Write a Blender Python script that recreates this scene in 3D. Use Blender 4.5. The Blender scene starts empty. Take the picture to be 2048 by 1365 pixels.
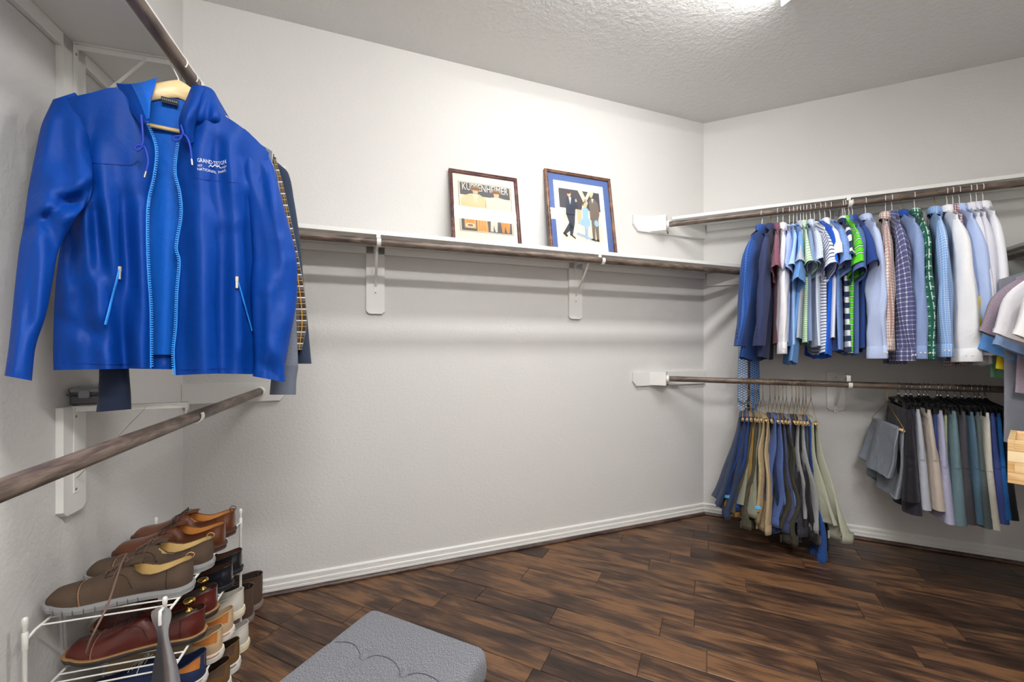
import bpy, math, random
import numpy as np
from mathutils import Vector, Matrix

# ------------------------------------------------------------------ camera, world, exposure
SC = bpy.context.scene
COL = SC.collection
F = 835.0; CU = 1024.0; HV = 691.0; HC = 1.183; CEIL = 2.74
cam_d = bpy.data.cameras.new('camera')
cam = bpy.data.objects.new('camera', cam_d); COL.objects.link(cam)
cam.location = (0, 0, HC); cam.rotation_euler = (math.pi/2, 0, 0)
cam_d.sensor_width = 36; cam_d.lens = F*36/2048; cam_d.shift_y = (HV-682.5)/2048
cam_d.clip_start = 0.02
SC.camera = cam
SC.view_settings.view_transform = 'Standard'
try: SC.view_settings.look = 'None'
except Exception: pass
SC.view_settings.gamma = 1.0
SC.view_settings.use_curve_mapping = False
SC.view_settings.exposure = 0.78
LAMP = 31.0         # emission of the ceiling lamp diffuser in view
LAMP_FILL = 58.0        # emission of an added fill lamp, unseen, above and behind the viewpoint
world = bpy.data.worlds.new('world'); SC.world = world; world.use_nodes = True
world.node_tree.nodes['Background'].inputs[0].default_value = (0.9, 0.95, 1, 1)
world.node_tree.nodes['Background'].inputs[1].default_value = 0.3

rnd = random.Random(7)
PI = math.pi
def V2(a): return np.array(a, float)
A = V2((-1.464, 1.858)); B = V2((1.3445, 2.931))
m_ = V2((.9342, .3567)); nm = V2((.3567, -.9342))
r_ = V2((.9021, -.4314)); nr = V2((-.4314, -.9021))
l_ = V2((.2984, -.9545)); nl = V2((.9545, .2984))
C = B + 1.76*r_
DM = 2.2586; DR = 3.224; DL = .843
def MW(s, d, z): p = A+s*m_+d*nm; return Vector((p[0], p[1], z))
def RW(s, d, z): p = B+s*r_+d*nr; return Vector((p[0], p[1], z))
def LW(s, d, z): p = A+s*l_+d*nl; return Vector((p[0], p[1], z))
def SW(t, d, z): p = C+t*nr-d*r_; return Vector((p[0], p[1], z))
def onp(u, v, n, D):
    """world point seen at pixel u,v on the vertical plane at distance D with normal n"""
    rx = (u-CU)/F; q = -(n[0]*rx+n[1]); Y = D/q
    return Vector((rx*Y, Y, HC-(v-HV)/F*Y))
def MP(u, v, d): return onp(u, v, nm, DM-d)
def RP(u, v, d): return onp(u, v, nr, DR-d)
def LP(u, v, d): return onp(u, v, nl, DL-d)
def s_right(u, d):  # distance along right wall
    p = RP(u, HV, d); return float((V2((p.x, p.y))-B) @ r_)
def s_mid(u, d):
    p = MP(u, HV, d); return float((V2((p.x, p.y))-A) @ m_)
def s_left(u, d):
    p = LP(u, HV, d); return float((V2((p.x, p.y))-A) @ l_)
AM = math.atan2(m_[1], m_[0]); AR = math.atan2(r_[1], r_[0]); AL = math.atan2(l_[1], l_[0])
ANR = math.atan2(nr[1], nr[0]); ANL = math.atan2(nl[1], nl[0])

# ------------------------------------------------------------------ materials
def srgb(r, g=None, b=None):
    if g is None: r, g, b = r
    f = lambda c: (c/255/12.92) if c/255 <= .04045 else ((c/255+.055)/1.055)**2.4
    return (f(r), f(g), f(b), 1)
_m = {}
def newmat(name):
    m = bpy.data.materials.new(name); m.use_nodes = True
    nt = m.node_tree; b = nt.nodes['Principled BSDF']; return m, nt, b
def N(nt, t, **kw):
    n = nt.nodes.new(t)
    for k, v in kw.items(): setattr(n, k, v)
    return n
def plain(name, col, rough=.5, metal=0, bump=0, bscale=200, spec=.5, coat=0, vary=0):
    if name in _m: return _m[name]
    m, nt, b = newmat(name); L = nt.links.new
    c = srgb(col); b.inputs['Base Color'].default_value = c
    b.inputs['Roughness'].default_value = rough; b.inputs['Metallic'].default_value = metal
    b.inputs['Specular IOR Level'].default_value = spec
    b.inputs['Coat Weight'].default_value = coat
    tc = N(nt, 'ShaderNodeTexCoord')
    if vary:
        n = N(nt, 'ShaderNodeTexNoise'); n.inputs['Scale'].default_value = 14; n.inputs['Detail'].default_value = 6
        L(tc.outputs['Object'], n.inputs['Vector'])
        mx = N(nt, 'ShaderNodeMix', data_type='RGBA')
        mx.inputs[6].default_value = tuple(max(0, x*(1-vary)) for x in c[:3])+(1,)
        mx.inputs[7].default_value = tuple(min(1, x*(1+vary)) for x in c[:3])+(1,)
        L(n.outputs[0], mx.inputs[0]); L(mx.outputs[2], b.inputs['Base Color'])
    if bump:
        n = N(nt, 'ShaderNodeTexNoise'); n.inputs['Scale'].default_value = bscale; n.inputs['Detail'].default_value = 3
        L(tc.outputs['Object'], n.inputs['Vector'])
        bp = N(nt, 'ShaderNodeBump'); bp.inputs['Strength'].default_value = bump; bp.inputs['Distance'].default_value = .004
        L(n.outputs[0], bp.inputs['Height']); L(bp.outputs[0], b.inputs['Normal'])
    _m[name] = m; return m
def wallmat(name, col, strength, scale=55, rough=.85):
    m, nt, b = newmat(name); L = nt.links.new
    b.inputs['Base Color'].default_value = srgb(col); b.inputs['Roughness'].default_value = rough
    b.inputs['Specular IOR Level'].default_value = .3
    g = N(nt, 'ShaderNodeNewGeometry')
    n = N(nt, 'ShaderNodeTexNoise'); n.inputs['Scale'].default_value = scale; n.inputs['Detail'].default_value = 4
    n.inputs['Roughness'].default_value = .55; n.inputs['Distortion'].default_value = .15
    L(g.outputs['Position'], n.inputs['Vector'])
    cr = N(nt, 'ShaderNodeValToRGB'); cr.color_ramp.elements[0].position = .38; cr.color_ramp.elements[1].position = .66
    L(n.outputs[0], cr.inputs[0])
    bp = N(nt, 'ShaderNodeBump'); bp.inputs['Strength'].default_value = strength; bp.inputs['Distance'].default_value = .006
    L(cr.outputs[0], bp.inputs['Height']); L(bp.outputs[0], b.inputs['Normal'])
    return m
def math_(nt, op, a, b=None, c=None):
    n = N(nt, 'ShaderNodeMath', operation=op)
    for i, x in enumerate((a, b, c)):
        if x is None: continue
        if isinstance(x, (int, float)): n.inputs[i].default_value = x
        else: nt.links.new(x, n.inputs[i])
    return n.outputs[0]
def fabric(name, col, stripes=(), rough=.85, weave=.25, wscale=900, vary=.10, sheen=.3, melange=0, wrinkle=.35, spec=.2):
    """stripes: (axis 'u'|'v'|'d'|'e', period, width, colour, phase, alpha) in metres of the cloth's own uv"""
    if name in _m: return _m[name]
    m, nt, b = newmat(name); L = nt.links.new
    b.inputs['Roughness'].default_value = rough; b.inputs['Specular IOR Level'].default_value = spec
    b.inputs['Sheen Weight'].default_value = sheen*.3
    uv = N(nt, 'ShaderNodeUVMap'); sep = N(nt, 'ShaderNodeSeparateXYZ'); L(uv.outputs[0], sep.inputs[0])
    u, v = sep.outputs[0], sep.outputs[1]
    tc = N(nt, 'ShaderNodeTexCoord')
    ns = N(nt, 'ShaderNodeTexNoise'); ns.inputs['Scale'].default_value = 9; ns.inputs['Detail'].default_value = 5
    L(tc.outputs['Object'], ns.inputs['Vector'])
    c = srgb(col)
    mx = N(nt, 'ShaderNodeMix', data_type='RGBA')
    mx.inputs[6].default_value = tuple(x*(1-vary) for x in c[:3])+(1,); mx.inputs[7].default_value = tuple(min(1, x*(1+vary)) for x in c[:3])+(1,)
    L(ns.outputs[0], mx.inputs[0]); cur = mx.outputs[2]
    if melange:
        n3 = N(nt, 'ShaderNodeTexNoise'); n3.inputs['Scale'].default_value = 1; n3.inputs['Detail'].default_value = 3
        mp = N(nt, 'ShaderNodeMapping'); mp.inputs['Scale'].default_value = (900, 260, 1); L(uv.outputs[0], mp.inputs[0]); L(mp.outputs[0], n3.inputs['Vector'])
        m3 = N(nt, 'ShaderNodeMix', data_type='RGBA'); cr = N(nt, 'ShaderNodeValToRGB')
        cr.color_ramp.elements[0].position = .4; cr.color_ramp.elements[1].position = .62
        L(n3.outputs[0], cr.inputs[0]); L(cr.outputs[0], m3.inputs[0]); L(cur, m3.inputs[6])
        m3.inputs[7].default_value = tuple(x+(1-x)*melange for x in c[:3])+(1,); cur = m3.outputs[2]
    for st in stripes:
        ax, per, wd, sc = st[:4]; ph = st[4] if len(st) > 4 else 0; al = st[5] if len(st) > 5 else 1
        if ax == 'u': co = u
        elif ax == 'v': co = v
        elif ax == 'd': co = math_(nt, 'ADD', u, v)
        else: co = math_(nt, 'SUBTRACT', u, v)
        fr = math_(nt, 'FRACT', math_(nt, 'ADD', math_(nt, 'DIVIDE', co, per), ph+100))
        k = math_(nt, 'MULTIPLY', math_(nt, 'LESS_THAN', fr, wd/per), al)
        mm = N(nt, 'ShaderNodeMix', data_type='RGBA'); L(k, mm.inputs[0]); L(cur, mm.inputs[6]); mm.inputs[7].default_value = srgb(sc)
        cur = mm.outputs[2]
    L(cur, b.inputs['Base Color'])
    wv = N(nt, 'ShaderNodeTexNoise'); wv.inputs['Scale'].default_value = 14; wv.inputs['Detail'].default_value = 4; wv.inputs['Distortion'].default_value = .8
    L(tc.outputs['Object'], wv.inputs['Vector'])
    b1 = N(nt, 'ShaderNodeBump'); b1.inputs['Strength'].default_value = wrinkle; b1.inputs['Distance'].default_value = .012
    L(wv.outputs[0], b1.inputs['Height'])
    w2 = N(nt, 'ShaderNodeTexNoise'); w2.inputs['Scale'].default_value = wscale; L(tc.outputs['Object'], w2.inputs['Vector'])
    b2 = N(nt, 'ShaderNodeBump'); b2.inputs['Strength'].default_value = weave; b2.inputs['Distance'].default_value = .0006
    L(w2.outputs[0], b2.inputs['Height']); L(b1.outputs[0], b2.inputs['Normal']); L(b2.outputs[0], b.inputs['Normal'])
    _m[name] = m; return m
def woodmat(name, dark, mid, light, scale=1.0, rough=.35, axis=0, rand=True, contrast=1, scrape=0, spec=.5):
    if name in _m: return _m[name]
    m, nt, b = newmat(name); L = nt.links.new
    tc = N(nt, 'ShaderNodeTexCoord'); oi = N(nt, 'ShaderNodeObjectInfo')
    off = N(nt, 'ShaderNodeVectorMath', operation='ADD'); L(tc.outputs['Object'], off.inputs[0])
    if rand:
        mu = math_(nt, 'MULTIPLY', oi.outputs['Random'], 37.0)
        cb = N(nt, 'ShaderNodeCombineXYZ'); L(mu, cb.inputs[0]); L(mu, cb.inputs[1]); L(mu, cb.inputs[2]); L(cb.outputs[0], off.inputs[1])
    def noise(sx, sy, sz, det, dist):
        mp = N(nt, 'ShaderNodeMapping'); s = [sy, sy, sz]; s[axis] = sx; mp.inputs['Scale'].default_value = [x*scale for x in s]
        L(off.outputs[0], mp.inputs[0]); n = N(nt, 'ShaderNodeTexNoise'); n.inputs['Scale'].default_value = 1
        n.inputs['Detail'].default_value = det; n.inputs['Distortion'].default_value = dist; L(mp.outputs[0], n.inputs['Vector']); return n
    n1 = noise(2.8, 14, 14, 7, 1.4); n2 = noise(9, 190, 190, 4, .4); n3 = noise(3.2, 6, 6, 4, .6)
    s = math_(nt, 'ADD', math_(nt, 'MULTIPLY', n1.outputs[0], .55), math_(nt, 'MULTIPLY', n2.outputs[0], .34))
    s = math_(nt, 'ADD', s, math_(nt, 'MULTIPLY', n3.outputs[0], .34))
    if rand: s = math_(nt, 'ADD', s, math_(nt, 'MULTIPLY', math_(nt, 'SUBTRACT', oi.outputs['Random'], .5), .14*contrast))
    cr = N(nt, 'ShaderNodeValToRGB'); e = cr.color_ramp.elements
    c0 = .585-.14/max(contrast, .4)*.9; e[0].position = c0; e[0].color = srgb(dark); e[1].position = .585+.12; e[1].color = srgb(light)
    k = cr.color_ramp.elements.new(.585); k.color = srgb(mid)
    L(s, cr.inputs[0]); L(cr.outputs[0], b.inputs['Base Color'])
    b.inputs['Roughness'].default_value = rough; b.inputs['Specular IOR Level'].default_value = spec
    hs = math_(nt, 'ADD', n2.outputs[0], math_(nt, 'MULTIPLY', n3.outputs[0], 1.2*(1 if scrape else .2)))
    bp = N(nt, 'ShaderNodeBump'); bp.inputs['Strength'].default_value = .22; bp.inputs['Distance'].default_value = .002
    L(hs, bp.inputs['Height']); L(bp.outputs[0], b.inputs['Normal'])
    if scrape:
        rr = math_(nt, 'ADD', math_(nt, 'MULTIPLY', n3.outputs[0], .25), rough-.1); L(rr, b.inputs['Roughness'])
    _m[name] = m; return m
def emis(name, strength, col=(1, .992, .98)):
    m, nt, b = newmat(name)
    b.inputs['Emission Color'].default_value = col+(1,); b.inputs['Emission Strength'].default_value = strength
    b.inputs['Base Color'].default_value = (.9, .9, .9, 1); return m

# ------------------------------------------------------------------ mesh helpers
class MB:
    def __init__(s): s.v = []; s.f = []; s.uv = []; s.mi = []; s.sm = []
    def add(s, vs, fs, uvs=None, mi=0, smooth=True):
        o = len(s.v); s.v += [tuple(p) for p in vs]
        for k, f in enumerate(fs):
            s.f.append(tuple(i+o for i in f)); s.mi.append(mi); s.sm.append(smooth)
            s.uv.append(uvs[k] if uvs else [(0, 0)]*len(f))
    def grid(s, P, cu=False, mi=0, flip=False, uvo=(0, 0), uvs=1.0, smooth=True):
        """P[rows][cols] of points; cu closes columns"""
        P = [[Vector(p) for p in row] for row in P]; R = len(P); Cn = len(P[0])
        vs = [p for row in P for p in row]; fs = []; uvl = []
        # arc-length uv (u along a row, v along a column)
        mid = P[R//2]; U = [0]
        for j in range(1, Cn+1): U.append(U[-1]+(mid[j % Cn]-mid[j-1]).length)
        Vv = [0]
        for i in range(1, R):
            Vv.append(Vv[-1]+sum((P[i][j]-P[i-1][j]).length for j in range(0, Cn, max(1, Cn//6)))/len(range(0, Cn, max(1, Cn//6))))
        for i in range(R-1):
            for j in range(Cn if cu else Cn-1):
                j2 = (j+1) % Cn
                q = [i*Cn+j, i*Cn+j2, (i+1)*Cn+j2, (i+1)*Cn+j]
                w = [(U[j], -Vv[i]), (U[j+1], -Vv[i]), (U[j+1], -Vv[i+1]), (U[j], -Vv[i+1])]
                w = [(a*uvs+uvo[0], b*uvs+uvo[1]) for a, b in w]
                if flip: q = q[::-1]; w = w[::-1]
                fs.append(q); uvl.append(w)
        s.add(vs, fs, uvl, mi, smooth)
    def cap(s, ring, mi=0, flip=False, smooth=False):
        ring = [Vector(p) for p in ring]; c = sum(ring, Vector())/len(ring); n = len(ring)
        fs = [((i+1) % n, i, n) if not flip else (i, (i+1) % n, n) for i in range(n)]
        s.add(ring+[c], fs, None, mi, smooth)
    def box(s, x0, x1, y0, y1, z0, z1, mi=0, M=None, ch=0.0):
        if ch > 0:
            c = min(ch, (x1-x0)/2.01, (y1-y0)/2.01, (z1-z0)/2.01)
            xs = (x0, x0+c, x1-c, x1); ys = (y0, y0+c, y1-c, y1); zs = (z0, z0+c, z1-c, z1)
            idx = {}; vs = []
            def vid(i, j, k):
                if (i, j, k) not in idx: idx[(i, j, k)] = len(vs); vs.append((xs[i], ys[j], zs[k]))
                return idx[(i, j, k)]
            fs = []
            fs += [[vid(0, 1, 1), vid(0, 1, 2), vid(0, 2, 2), vid(0, 2, 1)], [vid(3, 1, 1), vid(3, 2, 1), vid(3, 2, 2), vid(3, 1, 2)]]
            fs += [[vid(1, 0, 1), vid(2, 0, 1), vid(2, 0, 2), vid(1, 0, 2)], [vid(1, 3, 1), vid(1, 3, 2), vid(2, 3, 2), vid(2, 3, 1)]]
            fs += [[vid(1, 1, 0), vid(1, 2, 0), vid(2, 2, 0), vid(2, 1, 0)], [vid(1, 1, 3), vid(2, 1, 3), vid(2, 2, 3), vid(1, 2, 3)]]
            for (i, ii) in ((0, 1), (3, 2)):
                for (j, jj) in ((0, 1), (3, 2)):
                    q = [vid(i, jj, 1), vid(ii, j, 1), vid(ii, j, 2), vid(i, jj, 2)]
                    fs.append(q if (i == 0) == (j == 0) else q[::-1])
                for (k, kk) in ((0, 1), (3, 2)):
                    q = [vid(i, 1, kk), vid(i, 2, kk), vid(ii, 2, k), vid(ii, 1, k)]
                    fs.append(q if (i == 0) == (k == 0) else q[::-1])
            for (j, jj) in ((0, 1), (3, 2)):
                for (k, kk) in ((0, 1), (3, 2)):
                    q = [vid(1, jj, k), vid(2, jj, k), vid(2, j, kk), vid(1, j, kk)]
                    fs.append(q if (j == 0) == (k == 0) else q[::-1])
            for (i, ii) in ((0, 1), (3, 2)):
                for (j, jj) in ((0, 1), (3, 2)):
                    for (k, kk) in ((0, 1), (3, 2)):
                        q = [vid(i, jj, kk), vid(ii, j, kk), vid(ii, jj, k)]
                        n = (i == 0)+(j == 0)+(k == 0)
                        fs.append(q if n % 2 == 1 else q[::-1])
        else:
            vs = [(x, y, z) for x in (x0, x1) for y in (y0, y1) for z in (z0, z1)]
            fs = [(0, 1, 3, 2), (4, 6, 7, 5), (0, 4, 5, 1), (2, 3, 7, 6), (0, 2, 6, 4), (1, 5, 7, 3)]
        if M is not None: vs = [M @ Vector(p) for p in vs]
        uvs = []
        for f in fs:
            P = [Vector(vs[i]) for i in f]; nn = (P[1]-P[0]).cross(P[2]-P[0])
            a = max(range(3), key=lambda k: abs(nn[k])); b = [k for k in range(3) if k != a]
            uvs.append([(p[b[0]], p[b[1]]) for p in P])
        s.add(vs, fs, uvs, mi, False)
    def prism(s, poly, z0, z1, mi=0, M=None, flat=None):
        """poly: list of (x,y); extruded z0..z1"""
        n = len(poly); vs = [(x, y, z0) for x, y in poly]+[(x, y, z1) for x, y in poly]
        area = sum(poly[i][0]*poly[(i+1) % n][1]-poly[(i+1) % n][0]*poly[i][1] for i in range(n))
        fs = [tuple(range(n))[::-1], tuple(range(n, 2*n))]+[(i, (i+1) % n, n+(i+1) % n, n+i) for i in range(n)]
        if area < 0: fs = [f[::-1] for f in fs]
        uvs = [[(vs[i][0], vs[i][1]) for i in f] for f in fs]
        if M is not None: vs = [M @ Vector(p) for p in vs]
        s.add(vs, fs, uvs, mi, False)
    def tube(s, path, rad, n=8, mi=0, caps=True, flat=1.0, closed=False):
        path = [Vector(p) for p in path]; K = len(path)
        rr = rad if hasattr(rad, '__len__') else [rad]*K
        rows = []; up = Vector((0, 0, 1)); prev = None
        for i, p in enumerate(path):
            if closed: t = path[(i+1) % K]-path[i-1]
            else: t = path[min(i+1, K-1)]-path[max(i-1, 0)]
            if t.length < 1e-9: t = Vector((0, 0, 1))
            t.normalize()
            if prev is None:
                a = up if abs(t.z) < .9 else Vector((1, 0, 0)); x = a.cross(t).normalized()
            else:
                x = prev-t*prev.dot(t)
                x = x.normalized() if x.length > 1e-6 else prev
            prev = x; y = t.cross(x)
            rows.append([p+x*rr[i]*math.cos(2*PI*k/n)+y*rr[i]*flat*math.sin(2*PI*k/n) for k in range(n)])
        if closed: rows.append(rows[0])
        s.grid(rows, cu=True, mi=mi)
        if caps and not closed: s.cap(rows[0], mi, flip=False); s.cap(rows[-1], mi, flip=True)
    def lathe(s, prof, n=24, mi=0, M=None, caps=True):
        rows = [[Vector((r*math.cos(2*PI*k/n), r*math.sin(2*PI*k/n), z)) for k in range(n)] for r, z in prof]
        if M is not None: rows = [[M @ p for p in r] for r in rows]
        s.grid(rows, cu=True, mi=mi)
        if caps:
            if prof[0][0] > 1e-4: s.cap(rows[0], mi)
            if prof[-1][0] > 1e-4: s.cap(rows[-1], mi, flip=True)
    def build(s, name, mats, parent=None, loc=None, rotz=0, matrix=None):
        me = bpy.data.meshes.new(name); me.from_pydata(s.v, [], s.f)
        uvl = me.uv_layers.new(name='UVMap'); flat = [c for f in s.uv for p in f for c in p]
        uvl.data.foreach_set('uv', flat)
        if not isinstance(mats, (list, tuple)): mats = [mats]
        for mm in mats: me.materials.append(mm)
        me.polygons.foreach_set('material_index', s.mi); me.polygons.foreach_set('use_smooth', s.sm)
        me.update()
        o = bpy.data.objects.new(name, me); COL.objects.link(o)
        if parent is not None: o.parent = parent
        if loc is not None: o.location = loc
        o.rotation_euler = (0, 0, rotz)
        if matrix is not None: o.matrix_local = matrix
        return o
def tag(o, label=None, cat=None, group=None, kind=None):
    if label: o['label'] = label
    if cat: o['category'] = cat
    if group: o['group'] = group
    if kind: o['kind'] = kind
    return o
def empty(name, loc, rotz=0, label=None, cat=None, group=None, kind=None):
    o = bpy.data.objects.new(name, None); COL.objects.link(o); o.location = loc; o.rotation_euler = (0, 0, rotz)
    o.empty_display_size = .05
    return tag(o, label, cat, group, kind)
def frameM(o, x, y, z):
    """matrix from origin and three axis vectors"""
    x, y, z = Vector(x), Vector(y), Vector(z)
    return Matrix(((x.x, y.x, z.x, o[0]), (x.y, y.y, z.y, o[1]), (x.z, y.z, z.z, o[2]), (0, 0, 0, 1)))
def lerp(a, b, t): return a+(b-a)*t
def interp(x, xs, ys): return float(np.interp(x, xs, ys))
def smooth_interp(x, xs, ys):
    """monotone-ish Catmull-Rom through the knots"""
    n = len(xs)
    if x <= xs[0]: return ys[0]
    if x >= xs[-1]: return ys[-1]
    i = max(k for k in range(n-1) if xs[k] <= x)
    t = (x-xs[i])/(xs[i+1]-xs[i]); h = xs[i+1]-xs[i]
    def sl(k):
        if k == 0: return (ys[1]-ys[0])/(xs[1]-xs[0])
        if k == n-1: return (ys[-1]-ys[-2])/(xs[-1]-xs[-2])
        return (ys[k+1]-ys[k-1])/(xs[k+1]-xs[k-1])
    a, b = ys[i], ys[i+1]; ma, mb = sl(i)*h, sl(i+1)*h
    return (2*t**3-3*t**2+1)*a+(t**3-2*t**2+t)*ma+(-2*t**3+3*t**2)*b+(t**3-t**2)*mb
def folds(rg, n=4, k=(20, 60), amp=.006):
    L = [(rg.uniform(*k), rg.uniform(0, 6.28), rg.uniform(-5, 5), rg.uniform(.4, 1)*amp) for _ in range(n)]
    return lambda x, z: sum(a*math.sin(kk*x+p+c*z) for kk, p, c, a in L)
def text_mesh(txt, size, mat, name, parent, matrix, extrude=.0003, align='CENTER', sx=1.0, label=None):
    cu = bpy.data.curves.new(name, 'FONT'); cu.body = txt; cu.size = size; cu.align_x = align; cu.align_y = 'CENTER'
    cu.extrude = extrude; cu.resolution_u = 3
    t = bpy.data.objects.new(name, cu); COL.objects.link(t)
    dg = bpy.context.evaluated_depsgraph_get(); dg.update()
    me = bpy.data.meshes.new_from_object(t.evaluated_get(dg)); bpy.data.objects.remove(t); bpy.data.curves.remove(cu)
    me.name = name; me.materials.clear(); me.materials.append(mat)
    for v in me.vertices: v.co.x *= sx
    o = bpy.data.objects.new(name, me); COL.objects.link(o); o.parent = parent; o.matrix_local = matrix
    if label: o['label'] = label
    return o

# ------------------------------------------------------------------ base materials
M_wall = wallmat('wall_paint', (211, 209, 206), .13, 85)
M_ceil = wallmat('ceiling_paint', (216, 215, 213), .35, 48)
M_trim = plain('trim_paint', (226, 225, 221), .45, bump=.02, bscale=60)
M_white_metal = plain('white_enamel', (228, 227, 222), .35)
M_screw = plain('screw_metal', (150, 148, 144), .4, .6)
M_rod = woodmat('rod_stain', (44, 35, 30), (84, 70, 61), (118, 102, 90), scale=2.2, rough=.42, rand=False, contrast=.9)
M_plank = woodmat('hickory_plank', (38, 26, 20), (70, 49, 37), (118, 84, 56), scale=1.0, rough=.36, contrast=1.0, scrape=1)
M_shoe_mould = woodmat('stained_moulding', (40, 28, 24), (70, 54, 48), (96, 78, 70), rough=.4, rand=False)
M_dark = plain('subfloor_dark', (18, 13, 10), .8)

# ------------------------------------------------------------------ room shell
E = C+3.4*nr; Fp = A+3.0*l_
def wall(name, p, q, inward, mat, h=CEIL, th=.1):
    mb = MB(); o = -V2(inward)*th; a = V2(p); b = V2(q); e = (b-a)/np.linalg.norm(b-a)*th*.0
    pts = [a-e, b+e, b+e+o, a-e+o]
    mb.prism([tuple(x) for x in pts], -.02, h+.02)
    return tag(mb.build(name, mat), kind='structure')
wall('wall_left', A, Fp, nl, M_wall); wall('wall_back', A, B, nm, M_wall); wall('wall_right', B, C, nr, M_wall)
wall('wall_side', C, E, -r_, M_wall)
fd = (Fp-E)/np.linalg.norm(Fp-E); fn = V2((-fd[1], fd[0])); fn = fn if fn[1] > 0 else -fn
wall('wall_front', E, Fp, fn, M_wall)
mb = MB(); mb.prism([tuple(x) for x in (A, Fp, E, C, B)], CEIL, CEIL+.08); tag(mb.build('ceiling', M_ceil), kind='structure')

# floor: dark base with hickory planks laid parallel to the right wall
floor = MB(); floor.prism([tuple(x) for x in (A, Fp, E, C, B)], -.06, -.0035); floor = tag(floor.build('floor', M_dark), kind='structure')
PW = .125
poly = [V2(p) for p in (A, Fp, E, C, B)]
def clip_poly(subj, n, c):      # keep n.p <= c
    out = []
    for i in range(len(subj)):
        a, b = subj[i], subj[(i+1) % len(subj)]; da, db = n@a-c, n@b-c
        if da <= 0: out.append(a)
        if (da < 0) != (db < 0) and abs(da-db) > 1e-12: out.append(a+(b-a)*da/(da-db))
    return out
def tosd(p): q = V2(p)-B; return float(q@r_), float(q@nr)
joint_px = [(1417, 1058), (1417, 1094), (1242, 1081), (1339, 1123), (1088, 1112), (1296, 1138), (1193, 1168), (1389, 1187),
            (1494, 1181), (1607, 1128), (1764, 1183), (1845, 1155), (1931, 1278), (1112, 1220), (1414, 1308), (1632, 1324),
            (1850, 1333), (1098, 1309), (1040, 1160), (1716, 1108), (2025, 1200), (700, 1235), (560, 1250), (950, 1200)]
joints = {}
for (u, v) in joint_px:
    Y = HC*F/(v-HV); s, d = tosd(((u-CU)/F*Y, Y)); joints.setdefault(int(math.floor((d-.06)/PW)), []).append(s)
nrow = int(4.0/PW)
for k in range(-1, nrow):
    d0, d1 = .06+k*PW, .06+(k+1)*PW
    known = sorted(joints.get(k, [])); rg = random.Random(k*13+5)
    s = -3.3-rg.random()*.6; cuts = [s]
    while s < 2.6:
        s += rg.uniform(.45, 1.15); cuts.append(s)
    for q in known:
        cuts = [c for c in cuts if abs(c-q) > .32]+[q]
    cuts.sort()
    for a, b in zip(cuts, cuts[1:]):
        g = .0009
        P = [B+x*r_+y*nr for x, y in ((a+g, d0+g), (b-g, d0+g), (b-g, d1-g), (a+g, d1-g))]
        for i in range(5):
            p, q = poly[i], poly[(i+1) % 5]; e = q-p; nn = V2((e[1], -e[0])); nn /= np.linalg.norm(nn)
            if nn@(np.mean(poly, axis=0)-p) > 0: nn = -nn
            P = clip_poly(P, nn, nn@p-.001)
            if len(P) < 3: break
        if len(P) < 3: continue
        c = sum(P)/len(P)
        ar = abs(sum(P[i][0]*P[(i+1) % len(P)][1]-P[(i+1) % len(P)][0]*P[i][1] for i in range(len(P))))/2
        if ar < .0008: continue
        Rm = np.array([r_, nr]); loc = [Rm@(p-c) for p in P]
        loc = [(x, y) for x, y in loc]
        ins = [(x*(1-.0035/max(.02, math.hypot(x, y))), y*(1-.0035/max(.02, abs(y)*1.0+.0)) if abs(y) > .02 else y) for x, y in loc]
        mb = MB(); n = len(loc); top = rg.uniform(-.0004, .0004)
        vs = [(x, y, -.003) for x, y in loc]+[(x, y, top-.0014) for x, y in loc]+[(x, y, top) for x, y in ins]
        fs = [(i, (i+1) % n, n+(i+1) % n, n+i) for i in range(n)]+[(n+i, n+(i+1) % n, 2*n+(i+1) % n, 2*n+i) for i in range(n)]+[tuple(range(2*n, 3*n))]
        a2 = sum(loc[i][0]*loc[(i+1) % n][1]-loc[(i+1) % n][0]*loc[i][1] for i in range(n))
        if a2 < 0: fs = [f[::-1] for f in fs]
        # local frame (r_, nr) is left handed -> use a mirrored y
        vs = [(x, -y, z) for x, y, z in vs]; fs = [f[::-1] for f in fs]
        mb.add(vs, fs, None, 0, False)
        mb.build('plank', M_plank, floor, loc=(c[0], c[1], 0), rotz=AR)

# baseboards with stepped profile and a stained shoe moulding
def baseboard(name, p, q, inward):
    p, q = V2(p), V2(q); L = float(np.linalg.norm(q-p)); d = (q-p)/L; inw = V2(inward)
    if d[0]*inw[1]-d[1]*inw[0] < 0: p, q = q, p; d = -d
    prof = [(0, 0), (.013, 0), (.013, .028), (.010, .031), (.0135, .034), (.0135, .046), (.009, .050), (.0095, .058), (.0075, .060), (.011, .063), (.0105, .073), (.006, .078), (0, .079)]
    mb = MB(); rows = []
    for (x, z) in prof: rows.append([(p[0]+inw[0]*x, p[1]+inw[1]*x, z), (q[0]+inw[0]*x, q[1]+inw[1]*x, z)])
    mb.grid(rows, smooth=False, flip=True)
    o = tag(mb.build(name, M_trim), kind='structure')
    prof = [(.013, .001), (.027, .001), (.026, .008), (.022, .014), (.016, .018), (.013, .019)]
    mb = MB(); rows = [[(p[0]+inw[0]*x, p[1]+inw[1]*x, z), (q[0]+inw[0]*x, q[1]+inw[1]*x, z)] for x, z in prof]
    mb.grid(rows, smooth=True, flip=True); s = mb.build('shoe_moulding', M_shoe_mould, o); s['label'] = 'dark stained shoe moulding strip'
baseboard('baseboard_back', A, B, nm); baseboard('baseboard_right', B, C, nr); baseboard('baseboard_left', A, Fp, nl)
baseboard('baseboard_side', C, E, -r_); 

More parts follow.
